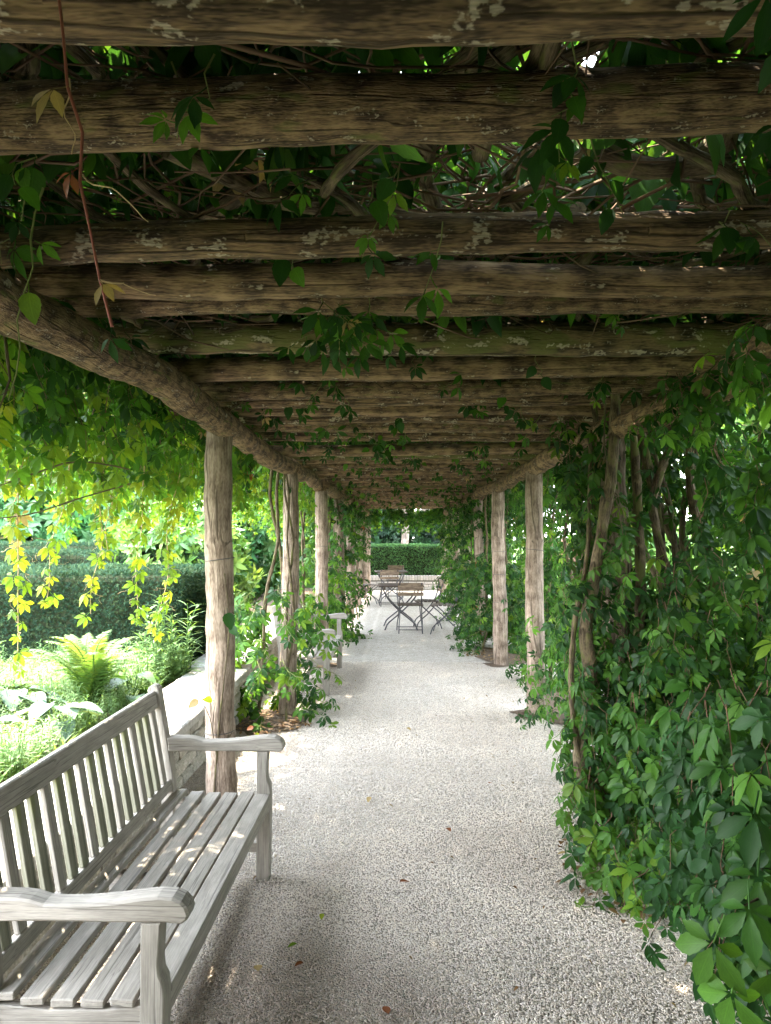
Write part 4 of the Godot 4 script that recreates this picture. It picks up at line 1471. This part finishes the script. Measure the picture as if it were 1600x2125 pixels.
func right_trunk() -> void:
	rng.seed = 711
	var t := thing("creeper", "massive creeper with twisted brown trunks round the big right post", "creeper", Vector3(1.12, 0, -3.9))
	stem(t, PackedVector3Array([Vector3(1.02, -0.03, -3.80), Vector3(1.02, 0.16, -3.78), Vector3(1.00, 0.27, -3.75), Vector3(0.905, 0.33, -3.74), Vector3(0.872, 0.43, -3.75), Vector3(0.933, 0.65, -3.75), Vector3(0.938, 0.84, -3.75), Vector3(0.914, 1.09, -3.75), Vector3(0.97, 1.38, -3.76), Vector3(1.02, 1.67, -3.78), Vector3(1.07, 1.94, -3.8), Vector3(1.10, 2.3, -3.85)]), 0.040, 0.026, 12)
	stem(t, PackedVector3Array([Vector3(0.875, 0.42, -3.74), Vector3(0.845, 0.60, -3.72), Vector3(0.83, 0.85, -3.72), Vector3(0.86, 1.15, -3.74), Vector3(0.94, 1.5, -3.8), Vector3(0.98, 2.1, -3.9)]), 0.016, 0.010, 8)
	stem(t, PackedVector3Array([Vector3(1.08, 0.0, -3.72), Vector3(1.10, 0.3, -3.76), Vector3(1.16, 0.7, -3.82), Vector3(1.22, 1.3, -3.85), Vector3(1.2, 2.2, -3.9)]), 0.034, 0.02, 10)
	for i in 9:
		var x := rf(1.25, 1.8)
		var d := rf(3.85, 4.7)
		stem(t, wander(Vector3(x, 0.0, -d), Vector3(lerpf(x, 1.35, 0.6) + rf(-0.25, 0.25), 2.35, -d + rf(-0.2, 0.3)), 7, 0.09), rf(0.016, 0.036), rf(0.012, 0.024), 9)
	var leaves := []
	var o := Vector3(-0.45, 0.15, 0.75)
	# lower skirt spilling on the gravel
	drape(t, leaves, 120, 1.0, 1.85, 0.45, 1.0, 3.05, 3.9, 0.3, 0.7, 0.07, 0.11, o, [[5, 0.12], [0, 0.28], [1, 0.32], [2, 0.24], [3, 0.04]])
	drape(t, leaves, 60, 0.86, 1.30, 0.12, 0.42, 3.0, 3.8, 0.12, 0.35, 0.06, 0.10, o, [[2, 0.5], [1, 0.25], [3, 0.15], [5, 0.1]])
	# the middle
	drape(t, leaves, 100, 1.15, 2.0, 0.9, 1.5, 3.3, 4.2, 0.25, 0.6, 0.06, 0.10, o, GREEN)
	drape(t, leaves, 64, 0.86, 1.10, 0.4, 1.7, 3.6, 4.1, 0.2, 0.5, 0.06, 0.10, Vector3(-0.6, 0.1, 0.5), [[2, 0.35], [1, 0.3], [0, 0.25], [5, 0.1]])
	# upper fringe under the purlin
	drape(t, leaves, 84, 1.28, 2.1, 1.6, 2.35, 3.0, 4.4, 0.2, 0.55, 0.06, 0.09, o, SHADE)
	drape(t, leaves, 36, 0.90, 1.15, 1.7, 2.3, 3.8, 4.4, 0.2, 0.5, 0.06, 0.09, o, GREEN)
	# short shoots over the edge of the near roof pole
	drape(t, leaves, 30, 1.02, 1.22, 2.08, 2.26, 1.7, 3.8, 0.08, 0.28, 0.055, 0.085, o, GREEN)
	# outer side in the sun
	drape(t, leaves, 85, 1.85, 2.45, 0.6, 2.2, 3.0, 5.0, 0.3, 0.7, 0.07, 0.10, Vector3(0.3, 0.2, 0.6), [[0, 0.3], [1, 0.4], [2, 0.2], [3, 0.1]])
	put_leaves(t, leaves, 300)

func right_far() -> void:
	post_creeper("creeper low beside the second right post, with bare twigs at its foot", 1.30, 6.0, 0.28, 0.1, 0.9, 40, Vector3(-0.5, 0.1, 0.6), [[2, 0.3], [1, 0.35], [0, 0.25], [5, 0.1]], 2, 60, 0.065, 0.10, 721)
	post_creeper("dense creeper between the second and third right posts", 1.62, 7.7, 0.42, 0.05, 1.6, 120, Vector3(-0.5, 0.1, 0.6), GREEN, 3, 60, 0.07, 0.11, 722)
	post_creeper("dense creeper spilling onto the gravel beyond the third right post", 1.25, 10.0, 0.50, 0.05, 1.3, 130, Vector3(-0.5, 0.1, 0.6), GREEN, 3, 60, 0.08, 0.12, 723)
	post_creeper("dark creeper with rope-like stems round the fourth right post", 1.18, 11.3, 0.42, 0.05, 2.2, 130, Vector3(-0.5, 0.1, 0.6), SHADE, 8, 50, 0.08, 0.12, 724)
	post_creeper("creeper on the fifth right post beyond the folding chairs", 1.2, 13.6, 0.42, 0.05, 2.2, 130, Vector3(-0.5, 0.1, 0.6), GREEN, 4, 20, 0.08, 0.12, 725)
	post_creeper("creeper on the furthest right posts before the end wall", 1.2, 17.0, 0.45, 0.05, 2.2, 130, Vector3(-0.5, 0.1, 0.6), GREEN, 4, 10, 0.09, 0.13, 726)
	rng.seed = 731
	var t := thing("hanging_creeper", "curtain of creeper hanging along the right side beyond the big trunk", "creeper")
	var leaves := []
	var starts := []
	for i in 420:
		var d := 4.4 + 16.0 * rng.randf()
		starts.append(Vector3(rf(1.32, 2.0), rf(2.05, 2.5), -d))
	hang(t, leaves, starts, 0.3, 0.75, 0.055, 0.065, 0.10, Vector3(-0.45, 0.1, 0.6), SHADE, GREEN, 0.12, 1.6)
	starts = []
	for i in 150:
		starts.append(Vector3(rf(1.5, 1.95), rf(0.9, 1.9), -rf(7.0, 16.0)))
	hang(t, leaves, starts, 0.3, 0.8, 0.055, 0.065, 0.10, Vector3(-0.45, 0.1, 0.6), GREEN, GREEN, 0.12, 1.6)
	put_leaves(t, leaves, 60)
	rng.seed = 741
	t = thing("hanging_creeper", "fringe of creeper hanging across the far mouth of the pergola", "creeper")
	leaves = []
	starts = []
	for i in 130:
		starts.append(Vector3(rf(-1.3, 1.5), rf(2.1, 2.4), -rf(19.6, 20.9)))
	hang(t, leaves, starts, 0.15, 0.55, 0.06, 0.08, 0.12, Vector3(0, 0.1, 1), GREEN, GREEN, 0.12, 1.6)
	put_leaves(t, leaves, 0)

func loose_shoots() -> void:
	rng.seed = 751
	# the reddish shoot that hangs close at the upper left
	var t := thing("hanging_shoot", "long reddish shoot hanging down close at the upper left", "creeper", Vector3(-0.42, 1.9, -1.0))
	var p := PackedVector3Array([Vector3(-0.45, 2.34, -0.90), Vector3(-0.420, 2.186, -0.88), Vector3(-0.412, 2.10, -0.88), Vector3(-0.392, 2.04, -0.88), Vector3(-0.397, 1.99, -0.88), Vector3(-0.383, 1.928, -0.88), Vector3(-0.363, 1.831, -0.88), Vector3(-0.353, 1.802, -0.88)])
	stem(t, p, 0.0026, 0.0018, 6)
	(t.get_child(0) as MeshInstance3D).material_override = M.red_stem
	var ls := [[face_leaf(Vector3(-0.410, 2.10, -0.88), Vector3(-0.5, -0.5, 0.5), Vector3(0, 0.4, 1), 0.040), 7, "three"],
		[face_leaf(Vector3(-0.395, 2.00, -0.88), Vector3(-0.4, -0.6, 0.3), Vector3(0, 0.4, 1), 0.028), 6, "three"],
		[face_leaf(Vector3(-0.370, 1.86, -0.88), Vector3(0.4, -0.4, 0.4), Vector3(0, 0.4, 1), 0.028), 7, "three"],
		[face_leaf(Vector3(-0.353, 1.802, -0.88), Vector3(0.0, -0.8, 0.2), Vector3(0, 0.4, 1), 0.028), 0, "three"]]
	put_leaves(t, ls, 4)
	var mb := Mb.new()
	for e in [[Vector3(-0.392, 1.99, -0.88), Vector3(-0.31, 1.93, -0.88)], [Vector3(-0.37, 1.86, -0.88), Vector3(-0.30, 1.84, -0.88)], [Vector3(-0.41, 2.11, -0.88), Vector3(-0.41, 2.02, -0.89)]]:
		mb.tube(wander(e[0], e[1], 10, 0.008), taper(10, 0.0012, 0.0006), 4)
	part("tendril", mb.commit(), M.tendril, t, t.transform.affine_inverse())
	# green shoot with one round leaf beside it
	t = thing("hanging_shoot", "thin green shoot with one oval leaf at the left edge", "creeper", Vector3(-0.72, 1.9, -1.35))
	stem(t, PackedVector3Array([Vector3(-0.675, 2.2, -1.35), Vector3(-0.70, 2.12, -1.35), Vector3(-0.692, 2.05, -1.35), Vector3(-0.722, 1.96, -1.35), Vector3(-0.712, 1.88, -1.35), Vector3(-0.735, 1.80, -1.35)]), 0.0022, 0.0013, 5)
	(t.get_child(0) as MeshInstance3D).material_override = M.green_stem
	ls = [[face_leaf(Vector3(-0.70, 2.02, -1.35), Vector3(0.1, -0.9, 0.1), Vector3(0.1, 0.2, 1), 0.055), 3, "one"],
		[face_leaf(Vector3(-0.69, 2.10, -1.35), Vector3(0.5, -0.3, 0.3), Vector3(0.1, 0.2, 1), 0.04), 2, "three"]]
	put_leaves(t, ls, 2)
	# dark bare runners arching in from the left edge
	for e in [
		["dark bare runner curving down at the left edge", [Vector3(-1.05, 2.10, -1.9), Vector3(-1.03, 1.95, -1.9), Vector3(-1.08, 1.83, -1.9), Vector3(-1.16, 1.77, -1.9)]],
		["dark bare runner arching over the garden, upper of two", [Vector3(-1.05, 1.80, -2.8), Vector3(-1.25, 1.83, -2.75), Vector3(-1.42, 1.76, -2.7), Vector3(-1.6, 1.68, -2.65)]],
		["dark bare runner arching over the garden, lower of two", [Vector3(-1.12, 1.76, -3.0), Vector3(-1.3, 1.70, -2.95), Vector3(-1.48, 1.63, -2.9), Vector3(-1.68, 1.61, -2.85)]],
		["thin pale runner hanging before the big right post", [Vector3(0.90, 2.15, -3.3), Vector3(0.89, 1.95, -3.3), Vector3(0.91, 1.80, -3.3), Vector3(0.95, 1.68, -3.3), Vector3(0.97, 1.55, -3.3)]]]:
		t = thing("runner", e[0], "creeper", e[1][0])
		stem(t, PackedVector3Array(e[1]), 0.0042, 0.0024, 6)

# ---------------------------------------------------------------- bench
func bench(called: String, label: String, at: Vector3) -> void:
	rng.seed = 801
	var t := thing(called, label, "bench", at)
	var ln := 1.53
	var up := Basis(Vector3(0, 1, 0), Vector3(-1, 0, 0), Vector3(0, 0, 1))   # local x runs up
	var lay := Basis(Vector3(0, 0, 1), Vector3(0, 1, 0), Vector3(-1, 0, 0))  # local x runs along the bench
	var k := 0
	for s in [-1.0, 1.0]:
		var z: float = s * (ln / 2 - 0.031)
		# front leg, narrowing above the seat: outline (height, depth back from the front)
		var mb := Mb.new()
		mb.slab(PackedVector2Array([Vector2(0, 0.004), Vector2(0.37, 0.0), Vector2(0.395, 0.0), Vector2(0.425, 0.004), Vector2(0.445, 0.014), Vector2(0.47, 0.017), Vector2(0.575, 0.012), Vector2(0.575, 0.062), Vector2(0.0, 0.062)]), 0.060, 0.004)
		part("front_leg", mb.commit(), M.teak[k % 4], t, Transform3D(up, Vector3(0, 0, z)))
		mb = Mb.new()
		var o := PackedVector2Array([Vector2(0, 0.44), Vector2(0.36, 0.435), Vector2(0.46, 0.44), Vector2(0.83, 0.507)])
		for i in 7:
			var a := PI * i / 6.0
			o.append(Vector2(0.845 + 0.024 * sin(a), 0.535 - 0.026 * cos(a)))
		o.append_array(PackedVector2Array([Vector2(0.46, 0.497), Vector2(0.34, 0.492), Vector2(0.0, 0.505)]))
		mb.slab(o, 0.056, 0.004)
		part("back_leg", mb.commit(), M.teak[(k + 1) % 4], t, Transform3D(up, Vector3(0, 0, z)))
		# wavy armrest
		mb = Mb.new()
		mb.slab(PackedVector2Array([Vector2(-0.462, 0.574), Vector2(-0.30, 0.577), Vector2(-0.12, 0.576), Vector2(0.0, 0.577), Vector2(0.042, 0.574), Vector2(0.056, 0.584), Vector2(0.060, 0.598), Vector2(0.054, 0.616), Vector2(0.040, 0.630), Vector2(0.018, 0.639), Vector2(-0.02, 0.641), Vector2(-0.07, 0.636), Vector2(-0.13, 0.627), Vector2(-0.20, 0.620), Vector2(-0.27, 0.618), Vector2(-0.31, 0.620), Vector2(-0.345, 0.630), Vector2(-0.375, 0.634), Vector2(-0.468, 0.634)]), 0.066, 0.006)
		part("armrest", mb.commit(), M.teak[(k + 2) % 4], t, Transform3D(Basis(), Vector3(0, 0, z)))
		mb = Mb.new()
		mb.slab(PackedVector2Array([Vector2(-0.44, 0.295), Vector2(-0.0625, 0.295), Vector2(-0.0625, 0.362), Vector2(-0.15, 0.352), Vector2(-0.30, 0.350), Vector2(-0.44, 0.362)]), 0.034, 0.003)
		part("seat_end_rail", mb.commit(), M.teak[(k + 3) % 4], t, Transform3D(Basis(), Vector3(0, 0, z)))
		mb = Mb.new()
		mb.box(Transform3D(), Vector3(0.378, 0.042, 0.034), 0.003)
		part("stretcher", mb.commit(), M.teak[k % 4], t, Transform3D(Basis(), Vector3(-0.2515, 0.145, z)))
		k += 1
	var mb := Mb.new()
	mb.slab(PackedVector2Array([Vector2(-0.44, 0.295), Vector2(-0.03, 0.295), Vector2(-0.03, 0.362), Vector2(-0.15, 0.352), Vector2(-0.30, 0.350), Vector2(-0.44, 0.362)]), 0.034, 0.003)
	part("seat_support", mb.commit(), M.teak[1], t)
	mb = Mb.new()
	mb.box(Transform3D(), Vector3(ln - 0.16, 0.042, 0.034), 0.003)
	part("stretcher", mb.commit(), M.teak[2], t, Transform3D(lay, Vector3(-0.25, 0.146, 0)))
	mb = Mb.new()
	mb.box(Transform3D(), Vector3(ln - 0.126, 0.056, 0.026), 0.004)
	part("front_rail", mb.commit(), M.teak[0], t, Transform3D(lay, Vector3(-0.0175, 0.342, 0)))
	# dished seat of six slats
	var y := [0.381, 0.372, 0.367, 0.367, 0.372, 0.381]
	var tilt := [-0.06, -0.07, -0.03, 0.02, 0.06, 0.09]
	for i in 6:
		mb = Mb.new()
		var front := i == 0
		var w := 0.060
		mb.box(Transform3D(), Vector3(ln - 0.128 if front else ln - 0.02 - rf(0, 0.006), 0.021, 0.068 if front else w), 0.003)
		part("seat_slat", mb.commit(), M.teak[(i + 1) % 4], t, Transform3D(Basis(Vector3.BACK, tilt[i]) * lay, Vector3(-0.034 - i * 0.0765, y[i], rf(-0.002, 0.002))))
	# leaning back
	var lean := 0.181
	var b0 := Vector3(-0.466, 0.46, 0)
	var tip := Basis(Vector3.BACK, lean)
	mb = Mb.new()
	mb.box(Transform3D(), Vector3(ln - 0.118, 0.048, 0.030), 0.003)
	part("bottom_rail", mb.commit(), M.teak[3], t, Transform3D(tip * lay, b0 + tip * Vector3(-0.002, -0.035, 0)))
	mb = Mb.new()
	mb.box(Transform3D(), Vector3(ln - 0.118, 0.076, 0.030), 0.005)
	part("top_rail", mb.commit(), M.teak[1], t, Transform3D(tip * lay, b0 + tip * Vector3(-0.002, 0.352, 0)))
	for i in 17:
		mb = Mb.new()
		mb.box(Transform3D(), Vector3(0.3235, 0.016, 0.046), 0.002)
		var bs := tip * Basis(Vector3(0, 1, 0), Vector3(-1, 0, 0), Vector3(0, 0, 1))
		part("back_slat", mb.commit(), M.teak_green if i % 3 else M.teak[i % 4], t, Transform3D(bs * Basis(Vector3.UP, rf(-0.004, 0.004)), b0 + tip * Vector3(0, 0.152, (i - 8) * 0.0815)))

# ---------------------------------------------------------------- folding furniture
func bar(t: Node3D, called: String, pts: Array, r: float, mat: Material) -> void:
	var c := Curve3D.new()
	for i in pts.size():
		var tan: Vector3 = (pts[mini(i + 1, pts.size() - 1)] - pts[maxi(i - 1, 0)]) * 0.18
		c.add_point(pts[i], -tan, tan)
	var p := PackedVector3Array()
	for i in 19:
		p.append(c.sample_baked(c.get_baked_length() * i / 18.0))
	var mb := Mb.new()
	mb.tube(p, taper(18, r, r), 7, 1.0, 0.0, null, true)
	part(called, mb.commit(), mat, t)

func chair(label: String, at: Vector3, turn: float, back := true) -> void:
	var t := thing("folding_chair", label, "chair", at, turn, "slatted folding chairs round the tables")
	# faces local -z; iron legs crossing at the side, splayed feet
	for s in [-1.0, 1.0]:
		var x: float = s * 0.185
		bar(t, "leg", [Vector3(x * 0.93, 0.80 if back else 0.46, 0.24 if back else 0.17), Vector3(x * 0.93, 0.52 if back else 0.44, 0.17), Vector3(x * 0.95, 0.43, 0.13), Vector3(x * 1.02, 0.24, -0.03), Vector3(x * 1.10, 0.12, -0.18), Vector3(x * 1.12, 0.0, -0.22)], 0.0095, M.iron)
		bar(t, "leg", [Vector3(x * 0.86, 0.44, -0.20), Vector3(x * 0.88, 0.36, -0.10), Vector3(x * 0.90, 0.24, 0.03), Vector3(x * 0.98, 0.12, 0.17), Vector3(x * 1.0, 0.0, 0.21)], 0.0095, M.iron)
	bar(t, "crossbar", [Vector3(-0.20, 0.06, -0.2), Vector3(0, 0.06, -0.2), Vector3(0.20, 0.06, -0.2)], 0.006, M.iron)
	bar(t, "crossbar", [Vector3(-0.18, 0.06, 0.19), Vector3(0, 0.06, 0.19), Vector3(0.18, 0.06, 0.19)], 0.006, M.iron)
	for i in 6:
		var mb := Mb.new()
		mb.box(Transform3D(), Vector3(0.41, 0.018, 0.050), 0.004)
		part("seat_slat", mb.commit(), M.brown, t, Transform3D(Basis(), Vector3(0, 0.452 - 0.004 * absf(i - 2.5), -0.19 + i * 0.064)))
	if back:
		for i in 2:
			var mb := Mb.new()
			mb.box(Transform3D(), Vector3(0.40, 0.125 if i else 0.055, 0.016), 0.004)
			part("back_slat", mb.commit(), M.tan, t, Transform3D(Basis(Vector3.RIGHT, -0.24), Vector3(0, 0.735 if i else 0.62, 0.236 if i else 0.208) + Vector3(0, 0, 0.0)))

func table(label: String, at: Vector3, turn: float, w: float, h: float) -> void:
	var t := thing("folding_table", label, "table", at, turn)
	for i in 9:
		var mb := Mb.new()
		mb.box(Transform3D(), Vector3(w, 0.024, w / 9.0 - 0.006), 0.006)
		part("top_slat", mb.commit(), M.brown, t, Transform3D(Basis(), Vector3(0, h, (i - 4) * w / 9.0)))
	for s in [-1.0, 1.0]:
		var mb := Mb.new()
		mb.box(Transform3D(), Vector3(0.03, 0.04, w - 0.06), 0.004)
		part("batten", mb.commit(), M.brown, t, Transform3D(Basis(), Vector3(s * (w / 2 - 0.1), h - 0.034, 0)))
		var z: float = s * w * 0.36
		bar(t, "leg", [Vector3(-w * 0.40, h - 0.05, z), Vector3(-w * 0.30, h * 0.72, z), Vector3(0.0, h * 0.40, z), Vector3(w * 0.30, h * 0.15, z * 1.1), Vector3(w * 0.36, 0, z * 1.1)], 0.012, M.iron)
		bar(t, "leg", [Vector3(w * 0.40, h - 0.05, z * 0.9), Vector3(w * 0.30, h * 0.72, z * 0.9), Vector3(0.0, h * 0.40, z * 0.9), Vector3(-w * 0.30, h * 0.15, z), Vector3(-w * 0.36, 0, z)], 0.012, M.iron)
	bar(t, "crossbar", [Vector3(w * 0.3, h * 0.16, -w * 0.38), Vector3(w * 0.3, h * 0.16, 0), Vector3(w * 0.3, h * 0.16, w * 0.38)], 0.009, M.iron)

func furniture() -> void:
	table("nearer dark slatted folding table in the middle of the walk", Vector3(-0.06, 0, -12.35), 0.06, 0.74, 0.715)
	table("further folding table, close to the end wall", Vector3(-0.30, 0, -17.2), 0.1, 0.74, 0.70)
	chair("folding chair with its back to us, in front of the nearer table", Vector3(0.10, 0, -11.85), 0.03)
	chair("folding chair at the right of the nearer table, seen from the side", Vector3(0.40, 0, -12.45), PI / 2 + 0.1)
	chair("folding chair on the right pushed up against the creeper", Vector3(0.66, 0, -11.75), PI / 2 - 0.15)
	chair("folding chair behind the nearer table, before the further table", Vector3(-0.32, 0, -16.2), 0.05)
	chair("folding chair beyond the further table, furthest of all", Vector3(-0.22, 0, -18.1), PI - 0.1)
	chair("folding chair left of the further table, seen from the side", Vector3(-0.78, 0, -16.4), -PI / 2 + 0.2)

# ---------------------------------------------------------------- fallen leaves
func litter() -> void:
	rng.seed = 881
	var spots := [
		["pale oval fallen leaf in the bench's shadow", -0.51, -2.62, 7], ["reddish fallen leaf in the bench's shadow", -0.36, -2.68, 6], ["small pale fallen leaf at the edge of the bench's shadow", -0.33, -3.02, 4],
		["greenish fallen leaf in the middle of the bench's shadow", -0.40, -2.80, 3], ["orange fallen leaf lowest in the frame on the gravel", -0.05, -2.40, 6], ["brown fallen leaf right of the bench's shadow", -0.02, -3.3, 6],
		["pale fallen leaf on the gravel beside the far end of the nearest bench", -0.20, -4.35, 7], ["pale fallen leaf on the gravel midway between the benches", 0.02, -5.9, 7], ["brown fallen leaf on the gravel near the big creeper", 0.52, -4.6, 6],
		["yellow fallen leaf at the edge of the big creeper's soil", 1.22, -3.28, 4], ["tan fallen leaf left of the big creeper's soil", 0.78, -3.62, 7], ["small brown fallen leaf in the middle of the walk", 0.22, -3.9, 6]]
	for s in spots:
		var mb := Mb.new()
		leaflet(mb, Transform3D(), 0.055, 0.028, 0.15, 0.35, 6, 0.0)
		var k := rf(0.7, 1.1)
		single("fallen_leaf", mb.commit(), leaf_mats[s[3]][1], s[0], "leaf", "", "fallen leaves on the gravel", Transform3D(Basis(Vector3.UP, rf(0, TAU)) * Basis(Vector3.RIGHT, rf(-0.2, 0.1)) * Basis().scaled(Vector3(k, k, k)), Vector3(s[1], 0.026, s[2])))
	# leaf litter on the bare earth
	var where := []
	var tints := []
	for i in 420:
		var x := (rf(-1.3, -0.75) if rng.randf() < 0.4 else rf(0.55, 1.3)) if rng.randf() < 0.75 else rf(-0.7, 0.6)
		where.append(Transform3D(Basis(Vector3.UP, rf(0, TAU)) * Basis(Vector3.RIGHT, rf(-0.4, 0.2)) * Basis().scaled(Vector3(rf(0.3, 1.0), 1.0, 1.0) * rf(0.008, 0.026)), Vector3(x, 0.024, -rf(2.2, 11.0))))
		tints.append(Color(0.20, 0.11, 0.06).lerp(Color(0.40, 0.31, 0.18), rng.randf()))
	for i in 900:
		var q: Array = [[1.3, 3.45, 0.6], [-1.12, 6.1, 0.35], [1.3, 9.6, 0.5], [1.45, 2.0, 0.5]][i % 4]
		var a := rf(0, TAU)
		var r: float = sqrt(rng.randf()) * q[2] * 1.05
		where.append(Transform3D(Basis(Vector3.UP, rf(0, TAU)) * Basis(Vector3.RIGHT, rf(-0.5, 0.3)) * Basis().scaled(Vector3.ONE * rf(0.02, 0.045)), Vector3(q[0] + cos(a) * r, 0.025, -q[1] + sin(a) * r)))
		tints.append(Color(0.22, 0.11, 0.06).lerp(Color(0.42, 0.30, 0.17), rng.randf()))
	var g := many("leaf_litter", LEAF["one_plain"][0], M.leaf, where, tints, self)
	tag(g, "dry brown leaf litter on the earth under the creepers", "leaf litter")
